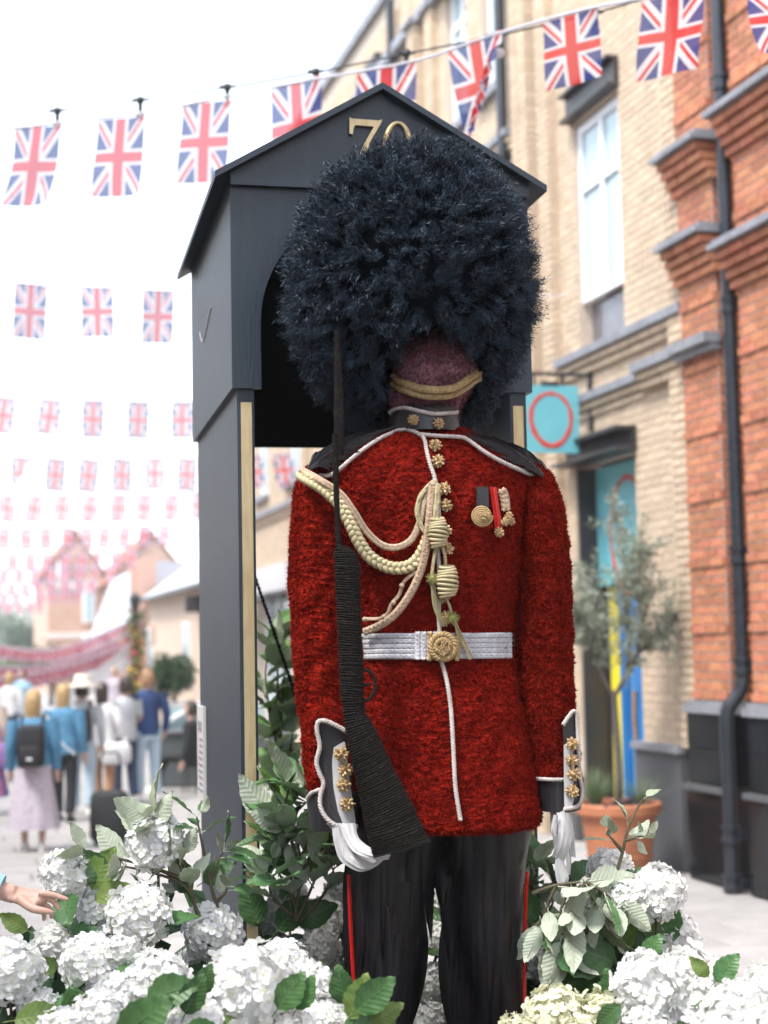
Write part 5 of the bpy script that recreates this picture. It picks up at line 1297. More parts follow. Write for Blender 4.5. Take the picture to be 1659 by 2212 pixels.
# ================================================================== people
M_skin = mat('skin', (.52, .33, .26), .55, (.48, .28, .22), 14, third=((.58, .40, .33), 40, .5, .7))
M_blond = mat('blonde hair', (.46, .32, .16), .6, (.36, .23, .10), 30, stretch=(6, 6, 1)); M_brunet = mat('dark hair', (.03, .02, .015), .5); M_ginger = mat('light brown hair', (.30, .17, .09), .6)
M_denim = mat('blue denim', (.06, .19, .33), .8, (.09, .25, .40), 12); M_bcl = mat('black cloth', (.012, .013, .016), .75); M_navyk = mat('navy knit', (.014, .04, .13), .85, (.02, .05, .15), 20)
M_gry = mat('pale grey cotton', (.45, .47, .50), .85); M_wht = mat('white cotton', (.70, .70, .71), .85); M_ltj = mat('light jeans', (.36, .48, .58), .85, (.45, .55, .63), 8); M_dkj = mat('dark jeans', (.025, .05, .10), .85)
M_flor = mat('small floral skirt print', (.52, .47, .52), .85, (.30, .26, .36), 55, .5, .58, third=((.55, .35, .38), 38, .6, .66)); M_beige = mat('beige canvas', (.52, .43, .35), .85); M_tan = mat('tan trousers', (.40, .22, .13), .85)
M_shoe = mat('white trainer', (.72, .72, .72), .6); M_straw2 = mat('cream straw hat', (.66, .60, .50), .8); M_patt = mat('red and blue print', (.10, .12, .38), .8, (.5, .12, .14), 25, .5, .55); M_cblue = mat('chambray', (.28, .48, .62), .85, (.33, .53, .66), 40)

def remesh(o, vox, sm=6):
    m = o.modifiers.new('skin', 'REMESH'); m.mode = 'VOXEL'; m.voxel_size = vox; m.use_smooth_shade = True
    s = o.modifiers.new('soft', 'SMOOTH'); s.factor = .6; s.iterations = sm
def ring_loft(rows, M=20, cap=True):
    """rows: (x, y, z, half width, half depth)"""
    q = np.array(rows, float); s = np.linspace(0, 1, len(q)); n = len(q) * 4; t_ = np.linspace(0, 1, n)
    q = np.stack([np.interp(t_, s, q[:, k]) for k in range(5)], 1)
    for c in range(5): q[:, c] = np.convolve(np.pad(q[:, c], 2, 'edge'), [.1, .2, .4, .2, .1], 'valid')
    a = np.linspace(0, 2 * np.pi, M, endpoint=False)
    V = np.stack([q[:, 0:1] + q[:, 3:4] * np.cos(a), q[:, 1:2] + q[:, 4:5] * np.sin(a), np.repeat(q[:, 2:3], M, 1)], -1)
    mb = MB().add(V.reshape(-1, 3), grid_faces(n, M, True))
    if cap:
        for k, rv in ((0, True), (n - 1, False)):
            i = np.arange(M); j = (i + 1) % M; mb.join(MB().add(np.vstack([V[k], V[k].mean(0)[None]]), np.stack([j, i, np.full(M, M)] if rv else [i, j, np.full(M, M)], 1)))
    return mb
def limb(pts, rad, sides=12): 
    n = 20; return sweep(spline(pts, n), np.interp(np.linspace(0, 1, n), np.linspace(0, 1, len(rad)), rad), sides, up=(.13, .97, .2))
def person(px, py, H, yaw, label, top, bottom, hair, shoes=None, longhair=False, skirt=False, sleeve=1.0, arms=None, stride=.06, bald=False, legs_bare=False, build=1.0, seat=False, loc=None, group=None):
    base = G(px, py) if loc is None else Vector(loc); root = empty('person', base, label, 'person', group)
    H *= .945; k = H / 1.75; T = Matrix.Translation(base) @ Matrix.Rotation(yaw, 4, 'Z') @ Matrix.Scale(k, 4)
    def J(mb): return mb.xform(T)
    b = build; hz = .92; dz = 0
    hip = [(-.09, 0, hz), (.09, 0, hz)]
    if seat: knee = [(-.11, .42, .50), (.11, .42, .50)]; ank = [(-.12, .50, .09), (.12, .62, .09)]; dz = -.40; hip = [(-.09, 0, .52), (.09, 0, .52)]
    else: knee = [(-.10, stride * .6 + .02, .49), (.10, -stride * .3 + .02, .49)]; ank = [(-.10, stride, .08), (.10, -stride, .08)]
    sh = [(-.19, 0, 1.42 + dz), (.19, 0, 1.42 + dz)]
    arms = arms or [[(-.24, -.01, 1.14), (-.25, .06, .88)], [(.24, -.01, 1.14), (.25, .06, .88)]]
    arms = [[(x, y, z + dz) for x, y, z in a] for a in arms]
    body = MB()
    body.join(ring_loft([(0, 0, .82 + dz, .15, .11), (0, 0, .95 + dz, .165, .115), (0, 0, 1.12 + dz, .135, .10), (0, .01, 1.3 + dz, .16, .115), (0, 0, 1.42 + dz, .15, .09), (0, 0, 1.48 + dz, .06, .06), (0, .01, 1.56 + dz, .055, .058)]))
    body.join(ball((0, .02, 1.64 + dz), (.075, .092, .112), 16, 12)).join(ball((0, .108, 1.63 + dz), (.013, .018, .022), 8, 6)).join(ball((0, .06, 1.575 + dz), (.045, .045, .03), 10, 8))
    for sx in (-1, 1): body.join(ball((sx * .076, .0, 1.63 + dz), (.012, .02, .03), 8, 6))
    for i in (0, 1):
        e, w_ = arms[i]; body.join(limb([sh[i], e, w_], (.055, .042, .030)))
        d = (Vector(w_) - Vector(e)).normalized(); pw_ = Vector(w_)
        body.join(limb([pw_, pw_ + d * .05, pw_ + d * .09], (.028, .038, .034)))
        sd2 = d.orthogonal().normalized()
        for f in range(4): 
            o = sd2 * (f - 1.5) * .018; body.join(limb([pw_ + d * .08 + o, pw_ + d * .13 + o + Vector((0, .008, 0)), pw_ + d * (.165 - abs(f - 1.3) * .012) + o + Vector((0, .02, 0))], (.0095, .009, .007), 7))
        body.join(limb([pw_ + d * .02, pw_ + d * .06 + Vector((0, .035, 0)), pw_ + d * .10 + Vector((0, .045, 0))], (.013, .011, .008), 7))
        body.join(limb([hip[i], knee[i], ank[i]], (.085, .055, .036))); a = Vector(ank[i]); body.join(limb([a + Vector((0, -.05, -.03)), a + Vector((0, .05, -.045)), a + Vector((0, .14, -.055))], (.034, .038, .028)))
    bo = obj('body', J(body), M_skin, root, smooth=True); remesh(bo, .011 * k, 4)
    c = obj('top', J(ring_loft([(0, 0, .86 + dz if not skirt else .92, .178 * b, .13 * b), (0, 0, 1.0 + dz, .175 * b, .128 * b), (0, 0, 1.14 + dz, .160 * b, .118 * b), (0, .005, 1.3 + dz, .182 * b, .130 * b), (0, 0, 1.40 + dz, .178 * b, .108 * b), (0, 0, 1.455 + dz, .105, .085), (0, 0, 1.485 + dz, .075, .07)], 24, False)), top, root, smooth=True)
    for i in (0, 1):
        e, w_ = arms[i]; pts = [sh[i], e, Vector(e).lerp(Vector(w_), .97)] if sleeve > .6 else [sh[i], Vector(sh[i]).lerp(Vector(e), .75)]
        obj('sleeve', J(limb(pts, (.078 * b, .062 * b, .047 * b) if sleeve > .6 else (.078 * b, .07 * b))), top, root, smooth=True)
    if skirt:
        n = 36; a = np.linspace(0, 2 * np.pi, n, endpoint=False); rows = []
        for z, rx, ry, pl in ((.98, .155, .115, 0), (.86, .19, .14, .004), (.6, .23, .18, .014), (.36, .27, .21, .026), (.24, .285, .225, .030)):
            rr = 1 + pl * 4 * np.sin(a * 9) * .5; rows.append(np.stack([rx * np.cos(a) * rr, ry * np.sin(a) * rr, np.full(n, z)], 1))
        obj('skirt', J(MB().add(np.vstack(rows), grid_faces(5, n, True))), bottom, root, smooth=True)
    elif not legs_bare:
        tm = MB().join(ring_loft([(0, 0, .80 + dz, .165, .125), (0, 0, .9 + dz, .172, .125), (0, 0, 1.0 + dz, .165, .12)], 24))
        for i in (0, 1): tm.join(limb([hip[i], knee[i], Vector(knee[i]).lerp(Vector(ank[i]), .93)], (.105, .075, .068)))
        t_ = obj('trousers', J(tm), bottom, root, smooth=True); remesh(t_, .013 * k, 3)
    for i in (0, 1):
        a = Vector(ank[i]); obj('shoe', J(ring_loft([(a.x, a.y + .04, 0.0, .045, .135), (a.x, a.y + .04, .03, .047, .138), (a.x, a.y + .03, .06, .042, .11), (a.x, a.y - .01, .10, .036, .05)], 14)), shoes or M_shoe, root, smooth=True)
    if not bald:
        hm_ = ring_loft([(0, -.02, 1.535 + dz - (.16 if longhair else 0), .085, .05), (0, -.025, 1.55 + dz, .09, .085), (0, -.01, 1.64 + dz, .092, .105), (0, 0, 1.71 + dz, .08, .095), (0, 0, 1.755 + dz, .045, .055), (0, 0, 1.768 + dz, .01, .012)], 18)
        V = hm_.verts(); m_ = (V[:, 1] > .045) & (V[:, 2] < 1.70 + dz); V[m_, 1] = .045 - .02; hm_.v = [V + vnoise(V, 40, 3) * .004]
        obj('hair', J(hm_), hair, root, smooth=True)
    return root, T, k
def worn(name, mb, T, mt, root, label, cat=None): return obj(name, mb.xform(T), mt, root, smooth=True)
def carried(name, mb, T, mt, label, cat, parts=()):
    mb.xform(T); c = mb.verts().mean(0); e = empty(name, tuple(c), label, cat); o = obj('bag_body', mb, mt, e, smooth=True)
    for nm, pm, pmat in parts: obj(nm, pm.xform(T), pmat, e, smooth=True)
    return e
def rbox(x0, x1, y0, y1, z0, z1, r=.04):
    xm, ym = (x0 + x1) / 2, (y0 + y1) / 2; hx, hy = (x1 - x0) / 2, (y1 - y0) / 2; rows = []
    a = np.linspace(0, 2 * np.pi, 20, endpoint=False); c_ = np.sign(np.cos(a)) * np.abs(np.cos(a)) ** .45; s_ = np.sign(np.sin(a)) * np.abs(np.sin(a)) ** .45
    for z, f in ((z0, .8), (z0 + r, 1), ((z0 + z1) / 2, 1.03), (z1 - r * 1.5, .98), (z1 - r * .4, .85), (z1, .55)): rows.append(np.stack([xm + hx * f * c_, ym + hy * f * s_, np.full(20, z)], 1))
    mb = MB().add(np.vstack(rows), grid_faces(6, 20, True)); 
    for k in (0, 5): i = np.arange(20); mb.join(MB().add(np.vstack([rows[k], rows[k].mean(0)[None]]), np.stack([i, (i + 1) % 20, np.full(20, 20)], 1)))
    return mb
def strap(pts, r=.014): return sweep(spline(pts, 24), r, 6, flat=.35)
R1, T1, _ = person(72, 1838, 1.68, .10, 'woman with long blonde hair, denim jacket, black backpack and pale floral skirt', M_denim, M_flor, M_blond, longhair=True, skirt=True, build=1.12)
carried('backpack', rbox(-.15, .15, -.31, -.13, .93, 1.38), T1, M_bcl, 'black backpack on the back of the woman in the floral skirt', 'backpack',
        [('pocket', rbox(-.11, .11, -.355, -.30, .95, 1.15, .02), M_bcl), ('logo_patch', box(-.03, .03, -.362, -.357, 1.0, 1.03), M_shoe), ('strap', strap([(-.10, -.15, 1.34), (-.12, -.02, 1.49), (-.12, .13, 1.38)]), M_bcl), ('strap', strap([(.10, -.15, 1.34), (.12, -.02, 1.49), (.12, .13, 1.38)]), M_bcl)])
R2, T2, _ = person(138, 1775, 1.68, -.15, 'woman with wavy blonde hair, blue denim jacket and black trousers', M_denim, M_bcl, M_blond, longhair=True, build=1.10, shoes=M_bcl)
obj('bag_chain', strap([(-.2, -.12, 1.38), (0, -.17, 1.05), (.2, -.14, .86)], .010).xform(T2), M_shoe, R2)
R3, T3, _ = person(178, 1760, 1.72, .1, 'person in a wide cream sun hat with a dark backpack', M_gry, M_ltj, M_brunet)
obj('sun_hat', lathe([(.27, 1.66), (.275, 1.67), (.11, 1.70), (.105, 1.78), (.08, 1.82), (.001, 1.83)], 24).xform(T3), M_straw2, R3, smooth=True)
carried('backpack', rbox(-.14, .14, -.29, -.12, .95, 1.38), T3, M_bcl, 'dark backpack worn by the person in the cream sun hat', 'backpack', [('strap', strap([(.10, -.14, 1.34), (.12, -.02, 1.49), (.12, .12, 1.38)]), M_bcl)])
R4, T4, _ = person(222, 1745, 1.66, -.2, 'person in a white shirt carrying canvas bags, with a black suitcase', M_wht, M_tan, M_brunet, longhair=True, arms=[[(-.25, -.02, 1.15), (-.27, .04, .90)], [(.26, 0, 1.15), (.24, .16, .95)]])
carried('tote_bag', rbox(-.42, -.12, -.24, -.06, .80, 1.15), T4, M_beige, 'beige canvas tote bag on the shoulder of the white-shirted person', 'bag', [('strap', strap([(-.3, -.15, 1.14), (-.19, -.02, 1.47), (-.24, .06, 1.14)]), M_beige)])
carried('shopping_bag', rbox(.02, .46, -.22, -.04, .62, .92), T4, M_wht, 'white shopping bag hanging beside the tote bag', 'bag', [('strap', strap([(.12, -.12, .9), (.24, .1, 1.02), (.4, -.12, .9)]), M_wht)])
sc_ = G(237, 1828); Ts = Matrix.Translation(sc_)
su = carried('suitcase', rbox(-.19, .19, -.12, .12, .05, .56), Ts, M_bcl, 'upright black trolley suitcase standing on the paving', 'suitcase', [('handle', strap([(-.09, .06, .55), (-.09, .06, .90), (.0, .06, .93), (.09, .06, .90), (.09, .06, .55)], .010), M_steel), ('wheel', ball((-.14, 0, .03), (.02, .03, .03), 8, 6), M_bcl), ('wheel', ball((.14, 0, .03), (.02, .03, .03), 8, 6), M_bcl)])
R5, T5, _ = person(272, 1735, 1.72, .8, 'man with dark hair, grey t-shirt and dark jeans turned to the left', M_gry, M_dkj, M_brunet, sleeve=.5, arms=[[(-.25, .02, 1.16), (-.10, .26, 1.08)], [(.25, .0, 1.15), (.16, .24, 1.0)]])
R6, T6, _ = person(320, 1730, 1.82, .5, 'man in a navy jumper and light blue jeans standing by the counter', M_navyk, M_ltj, M_ginger, arms=[[(-.25, .02, 1.16), (-.12, .22, 1.0)], [(.26, -.02, 1.15), (.27, .08, .92)]])
R7, T7, _ = person(415, 1712, 1.72, 1.4, 'seated person in dark clothes and white trainers beside the counter', M_bcl, M_bcl, M_brunet, seat=True)
st_ = empty('stool', T7.translation, 'small dark stool under the seated person', 'stool'); obj('seat', ring_loft([(0, 0, .38, .16, .16), (0, 0, .44, .17, .17)]).xform(T7), M_bcl, st_)
for a in range(4): obj('leg', limb([(.11 * math.cos(a * 1.57 + .7), .11 * math.sin(a * 1.57 + .7), .38), (.15 * math.cos(a * 1.57 + .7), .15 * math.sin(a * 1.57 + .7), .01)], (.014, .012), 6).xform(T7), M_steel, st_)
R8, T8, _ = person(-28, 1760, 1.70, -.1, 'person at the left frame edge in pale top with patterned skirt', M_beige, M_patt, M_brunet, skirt=True)
carried('shoulder_bag', rbox(.16, .40, -.2, -.02, .62, .95), T8, M_patt, 'red and blue patterned bag at the left frame edge', 'bag', [('strap', strap([(.22, -.1, .94), (.19, 0, 1.46), (.34, -.1, .94)]), M_patt)])
for i, (px, D, top, bot, hr, lb) in enumerate(((20, 30, M_wht, M_dkj, M_blond, 'far passer-by in a white top behind the blonde women'), (48, 36, M_cblue, M_ltj, M_brunet, 'far passer-by in a light blue shirt at the left'), (248, 38, M_flor, M_tan, M_blond, 'far passer-by in a patterned top by the lamp post'))):
    person(px, 1412 + 1.95 * FPX / D, 1.7, random.uniform(-3, 3), lb, top, bot, hr, group='far passers-by')

# ---- the visitor whose hand reaches in at the left
YH = 4.62
vis = empty('person', P(-330, 2900, YH).xy.to_3d(), 'person in a light blue sleeve reaching from the left towards the white hydrangeas', 'person')
vb = vis.location; k = 1.0
def Hp(x, y, dy=0): return P(x, y, YH + dy)
hm = MB()
wr = Hp(22, 1928); 
hm.join(limb([Hp(-180, 1868), Hp(-70, 1900), Hp(10, 1926), Hp(32, 1932)], (.042, .036, .027, .026), 14))
# palm: flattened, knuckles towards the right
def blob(a, b, r0, r1, flat=.55, n=12):
    q = spline([a, b], n); return sweep(q, np.linspace(r0, r1, n), 14, up=(.15, -.5, .85), flat=flat)
hm.join(blob(Hp(22, 1929), Hp(86, 1945), .030, .040, .5)); hm.join(ball(Hp(82, 1944), (.026, .036, .016), 12, 8))
KN = [((84, 1926, -.030), (108, 1928, -.036), (124, 1936, -.038), (133, 1944, -.036)), ((90, 1938, -.012), (112, 1945, -.014), (124, 1957, -.016), (128, 1968, -.014)), ((88, 1950, .008), (106, 1962, .008), (112, 1975, .010), (110, 1985, .014)), ((80, 1958, .026), (93, 1971, .028), (96, 1982, .028), (93, 1990, .028))]
IDX = [(84, 1930, -.02), (110, 1932, -.024), (130, 1938, -.026), (150, 1944, -.026)]
for j, f in enumerate(KN):
    f = IDX if j == 0 else f
    hm.join(sweep(spline([Hp(*p) for p in f], 22), np.interp(np.linspace(0, 1, 22), [0, .3, .36, .42, .66, .72, .78, .95, 1], np.array([.0105, .0092, .0100, .0090, .0084, .0090, .0080, .0068, .003]) * (1 if j < 3 else .86)), 10))
hm.join(sweep(spline([Hp(40, 1940, -.02), Hp(70, 1962, -.045), Hp(98, 1968, -.05), Hp(120, 1972, -.045)], 22), np.interp(np.linspace(0, 1, 22), [0, .4, .65, .9, 1], [.016, .013, .0115, .008, .003]), 10))
# rest of the visitor, just outside the frame
sx = Hp(-430, 1560, .12)
def vq(x, y, z): return Vector((sx.x + x, sx.y + y, z))
zt_ = sx.z
hm.join(limb([vq(.0, 0, zt_), Hp(-300, 1800, .06), Hp(-180, 1868)], (.058, .048, .042), 14))
hm.join(ring_loft([(sx.x - .2, sx.y, zt_ - .62, .16, .12), (sx.x - .2, sx.y, zt_ - .45, .16, .12), (sx.x - .2, sx.y, zt_ - .25, .14, .11), (sx.x - .2, sx.y, zt_ - .08, .17, .115), (sx.x - .2, sx.y, zt_ + .01, .15, .09), (sx.x - .2, sx.y, zt_ + .07, .06, .06), (sx.x - .19, sx.y, zt_ + .14, .055, .06)]))
hm.join(ball((sx.x - .17, sx.y + .01, zt_ + .23), (.09, .078, .112), 16, 12)).join(ball((sx.x - .08, sx.y + .01, zt_ + .22), (.018, .013, .022), 8, 6))
hm.join(limb([vq(-.40, 0, zt_), vq(-.44, -.02, zt_ - .3), vq(-.42, .05, zt_ - .54)], (.055, .042, .03))).join(limb([vq(-.42, .05, zt_ - .54), vq(-.41, .07, zt_ - .64)], (.034, .026)))
for s_ in (-.29, -.11): hm.join(limb([vq(s_, 0, zt_ - .55), vq(s_, 0, .48), vq(s_, 0, .09)], (.085, .058, .038))).join(limb([vq(s_, -.02, .05), vq(s_ + .08, -.02, .035), vq(s_ + .15, -.02, .03)], (.035, .038, .028)))
hb_ = obj('body', hm, M_skin, vis, smooth=True); remesh(hb_, .0042, 3)
obj('sleeve', limb([vq(.0, 0, zt_), Hp(-300, 1800, .06), Hp(-120, 1884), Hp(2, 1923)], (.085, .070, .058, .043), 18), M_cblue, vis, smooth=True)
obj('sleeve', limb([vq(-.40, 0, zt_), vq(-.44, -.02, zt_ - .3), vq(-.42, .05, zt_ - .52)], (.08, .066, .05), 16), M_cblue, vis, smooth=True)
obj('shirt', ring_loft([(sx.x - .2, sx.y, zt_ - .68, .19, .145), (sx.x - .2, sx.y, zt_ - .45, .185, .14), (sx.x - .2, sx.y, zt_ - .25, .17, .13), (sx.x - .2, sx.y, zt_ - .08, .19, .135), (sx.x - .2, sx.y, zt_ + .0, .18, .11), (sx.x - .2, sx.y, zt_ + .06, .09, .08)], 24, False), M_cblue, vis, smooth=True)
tm = MB().join(ring_loft([(sx.x - .2, sx.y, zt_ - .80, .17, .13), (sx.x - .2, sx.y, zt_ - .60, .175, .135)], 24))
for s_ in (-.29, -.11): tm.join(limb([vq(s_, 0, zt_ - .62), vq(s_, 0, .48), vq(s_, 0, .12)], (.105, .078, .068)))
tq = obj('trousers', tm, M_dkj, vis, smooth=True); remesh(tq, .014, 3)
for s_ in (-.29, -.11): obj('shoe', ring_loft([(sx.x + s_ + .04, sx.y - .02, 0, .135, .045), (sx.x + s_ + .04, sx.y - .02, .035, .138, .047), (sx.x + s_ + .02, sx.y - .02, .08, .10, .04)], 14), M_shoe, vis, smooth=True)
hr_ = ring_loft([(sx.x - .21, sx.y + .01, zt_ + .13, .085, .085), (sx.x - .20, sx.y + .01, zt_ + .23, .098, .092), (sx.x - .19, sx.y + .01, zt_ + .31, .085, .08), (sx.x - .19, sx.y + .01, zt_ + .36, .03, .03)], 18)
V = hr_.verts(); m_ = (V[:, 0] > sx.x - .145) & (V[:, 2] < zt_ + .30); V[m_, 0] = sx.x - .15; hr_.v = [V]; obj('hair', hr_, M_ginger, vis, smooth=True)
# ================================================================== hydrangeas and whitebeam branches
M_pet = mat('white hydrangea petal', (.86, .86, .86), .7, (.83, .84, .82), 9, tint=(.55, .62, .22), trans=.28)
M_petc = mat('cream hydrangea petal', (.74, .73, .58), .7, (.66, .67, .46), 7, tint=(.48, .56, .16), trans=.28)
M_lf = veined(mat('hydrangea leaf', (.080, .185, .055), .42, (.055, .145, .048), 5, rnd=.30, trans=.20), (.11, .21, .075), .16)
M_lfy = veined(mat('yellow green leaf', (.19, .27, .065), .45, (.14, .24, .06), 5, rnd=.22, trans=.28), (.24, .32, .10), .16)
M_wbt = veined(mat('whitebeam leaf top', (.11, .235, .08), .48, (.085, .20, .07), 5, rnd=.32, trans=.25), (.10, .20, .09), .28, 32)
M_wbu = veined(mat('whitebeam leaf felt underside', (.60, .65, .54), .85, (.52, .60, .45), 5, rnd=.12, trans=.30), (.64, .68, .58), .22, 32)
M_brt = veined(mat('backlit green leaf', (.18, .35, .085), .48, (.14, .29, .075), 5, rnd=.28, trans=.42), (.17, .30, .09), .28, 32)  # lighter than the whitebeam top: backlight is put into the green
M_stem = mat('green brown stem', (.10, .10, .045), .7, (.07, .05, .03), 20)
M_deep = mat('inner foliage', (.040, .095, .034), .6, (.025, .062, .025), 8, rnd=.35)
def hyd_mesh(seed, n=82):
    """mophead: four-petalled florets on a slightly uneven ball of unit radius"""
    r = random.Random(seed); mb = MB(); S = 4
    for k in range(n):
        y = 1 - (k + .5) * 1.72 / n; a = k * 2.39996 + r.uniform(-.2, .2); q = math.sqrt(max(0, 1 - y * y))
        d = Vector((q * math.cos(a), q * math.sin(a), y)); d = (d + Vector((r.gauss(0, .06), r.gauss(0, .06), r.gauss(0, .06)))).normalized()
        c = d * (.80 + r.gauss(0, .055)); n_ = (d + Vector((r.gauss(0, .28), r.gauss(0, .28), r.gauss(0, .28)))).normalized()
        t1 = n_.orthogonal().normalized(); t2 = n_.cross(t1); ph = r.uniform(0, 6); sz = r.uniform(.20, .27)
        for p in range(4):
            an = ph + p * math.pi / 2 + r.uniform(-.12, .12); e1 = t1 * math.cos(an) + t2 * math.sin(an); e2 = n_.cross(e1); cup = r.uniform(-.05, .30); tw = r.uniform(-.25, .25)
            V = []; tn = []
            for u, wd in ((.06, .10), (.34, .62), (.70, .86), (.96, .58), (1.06, .12)):
                for v in (-1, 0, 1):
                    lift = cup * u * u - .10 * (1 - abs(v)) * math.sin(u * 3) + tw * v * u * .5 + r.uniform(-.035, .035)
                    V.append(c + e1 * (u * sz) + e2 * (v * wd * sz * .56) + n_ * (lift * sz + .02)); tn.append(max(0, .75 - u * 2.2))
            mb.add(arr(V), grid_faces(5, 3, False), 0, np.array(tn))
        mb.join(ball(c + n_ * .02, .022, 5, 3))
    mb.join(ball((0, 0, 0), .70, 14, 10))
    return mb.mesh('flower_head', smooth=False, tint=True)
HYD = [hyd_mesh(k) for k in range(5)]; HYDC = [hyd_mesh(10 + k) for k in range(2)]
for m_ in HYD: m_.materials.append(M_pet)
for m_ in HYDC: m_.materials.append(M_petc)
def leaf_mesh(seed, wid=.58, serr=.025, fold=.22, curl=.35, mats=None, name='leaf'):
    """pointed oval leaf of unit length along +y, with toothed edge, folded midrib, veins raised, separate underside"""
    r = random.Random(seed); n = 13; V = []; tw = r.uniform(-.25, .25)
    for i in range(n):
        t_ = i / (n - 1); w_ = wid / 2 * (math.sin(math.pi * t_ ** .82) ** .85) * (1 - .12 * t_) + .004
        if 0 < i < n - 1: w_ += serr * (1 if i % 2 else -1) * .5
        for v in (-1, -.5, 0, .5, 1):
            z = fold * abs(v) * w_ - curl * t_ * t_ * .5 + .018 * math.sin(i * 2.1) * abs(v) + .02 * math.sin(7 * t_ + v * 2 + seed) + tw * v * w_ * t_
            V.append((v * w_, t_ + abs(v) * .03 * math.sin(math.pi * t_), z))
    V = np.array(V); F = grid_faces(n, 5, False); F = np.vstack([F[:, [0, 1, 2]], F[:, [0, 2, 3]]])
    mb = MB().add(V, F, 0).add(V - [0, 0, .008], F[:, ::-1], 1)
    mb.join(sweep(spline([(0, -.22, .0), (0, -.1, .015), (0, .0, .0), (0, .5, -.004 - curl * .125), (0, .9, -.004 - curl * .4)], 10), np.linspace(.016, .004, 10), 4, up=(0, 0, 1)), 1)
    me = mb.mesh(name, smooth=True)
    for m_ in mats: me.materials.append(m_)
    return me
LH = [leaf_mesh(k, .66, .03, .25, .3, (M_lf, M_lf)) for k in range(3)]; LY = [leaf_mesh(k + 5, .6, .03, .2, .3, (M_lfy, M_lfy)) for k in range(2)]
LB = [leaf_mesh(k + 14, .62, .018, .18, .25 + .3 * k, (M_brt, M_wbu)) for k in range(3)]
M_wbp = veined(mat('young felted leaf', (.40, .47, .30), .7, (.48, .54, .40), 5, rnd=.14, trans=.32), (.50, .56, .42), .22, 32)
LP = [leaf_mesh(k + 19, .52 + .05 * k, .018, .14 + .06 * k, .15 + .3 * k, (M_wbp, M_wbu)) for k in range(3)]
LW = [leaf_mesh(k + 9, .5 + .05 * k, .018, .16 + .05 * k, .15 + .28 * k, (M_wbt, M_wbu)) for k in range(4)]
def place_leaf(parent, me, p, d, nrm, L, name='leaf'):
    d = Vector(d).normalized(); nrm = Vector(nrm); X = d.cross(nrm).normalized(); Z = X.cross(d)
    Mx = Matrix((X * L, d * L, Z * L)).transposed().to_4x4(); Mx.translation = Vector(p)
    return put(name, me, None, parent, Mx)
def rv(r, s=1.0): return Vector((r.gauss(0, s), r.gauss(0, s), r.gauss(0, s)))
def shrub(label, heads, D_, seed, leaves=26, cream=False, lsize=(.10, .15), leafset=None, spread=1.0, filler=700, extra=()):
    """heads: (px, py, radius px, depth shift[, cream]); stems go down to one root; leaves hang round the heads"""
    r = random.Random(seed); C = [(P(px, py, D_ + dy), rad * (D_ + dy) / FPX) for px, py, rad, dy in heads]
    cx = sum(c.x for c, _ in C) / len(C); cy = sum(c.y for c, _ in C) / len(C) + .05
    root = empty('hydrangea_shrub', (cx, cy, 0), label, 'shrub', 'white hydrangea shrubs round the sentry box')
    sm = MB()
    for c, rad in C:
        set_ = HYDC if cream else HYD
        tilt = Vector((r.gauss(0, .3), -.75 + r.gauss(0, .25), .8)).normalized()
        Mx = Matrix.Translation(c) @ tilt.to_track_quat('Z', 'Y').to_matrix().to_4x4() @ Matrix.Rotation(r.uniform(0, 6.28), 4, 'Z') @ Matrix.Diagonal((rad * r.uniform(.96, 1.06), rad * r.uniform(.96, 1.06), rad * r.uniform(.86, .98), 1))
        put('flower_head', r.choice(set_), None, root, Mx)
        foot = Vector((cx + (c.x - cx) * .35, cy + .05, .02)); q = spline([c, c + Vector((0, .06, -.22)), c.lerp(foot, .6) + Vector((0, .05, 0)), foot], 14)
        sm.join(sweep(q, np.linspace(.004, .009, 14), 5, up=(1, 0, .1)))
        for j in range(max(2, leaves // len(C))):                     # collar leaves and lower leaves
            a = r.uniform(0, 6.28); u = r.uniform(.02, .35); b = Vector(q[int(u * 13)])
            d = Vector((math.cos(a), math.sin(a) * .8 - .35, r.uniform(-.5, .35))); L = r.uniform(*lsize)
            st = b + d.normalized() * rad * (.55 if u < .12 else .25) + Vector((0, 0, -rad * .45))
            place_leaf(root, r.choice(leafset or LH), st, d, Vector((0, -.45, 1)) + rv(r, .25), L)
    obj('stem', sm, M_stem, root)
    for px, py, dy, ang, L, kind in extra:                            # measured single leaves
        d = CR * math.cos(ang) + CU * math.sin(ang) + Vector((0, -.12, 0)); place_leaf(root, r.choice({'h': LH, 'y': LY, 'w': LW}[kind]), P(px, py, D_ + dy), d, Vector((0, -1, .35)) + rv(r, .15), L * D_ / FPX)
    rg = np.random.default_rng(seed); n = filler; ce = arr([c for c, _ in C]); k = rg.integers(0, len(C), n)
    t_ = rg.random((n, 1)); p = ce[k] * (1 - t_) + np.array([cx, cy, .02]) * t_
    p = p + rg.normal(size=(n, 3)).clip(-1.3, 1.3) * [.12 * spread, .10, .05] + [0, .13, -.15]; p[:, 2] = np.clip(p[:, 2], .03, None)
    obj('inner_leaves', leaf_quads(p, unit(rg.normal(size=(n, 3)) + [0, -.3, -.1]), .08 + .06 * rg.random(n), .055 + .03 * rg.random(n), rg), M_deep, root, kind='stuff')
    return root
pi = math.pi
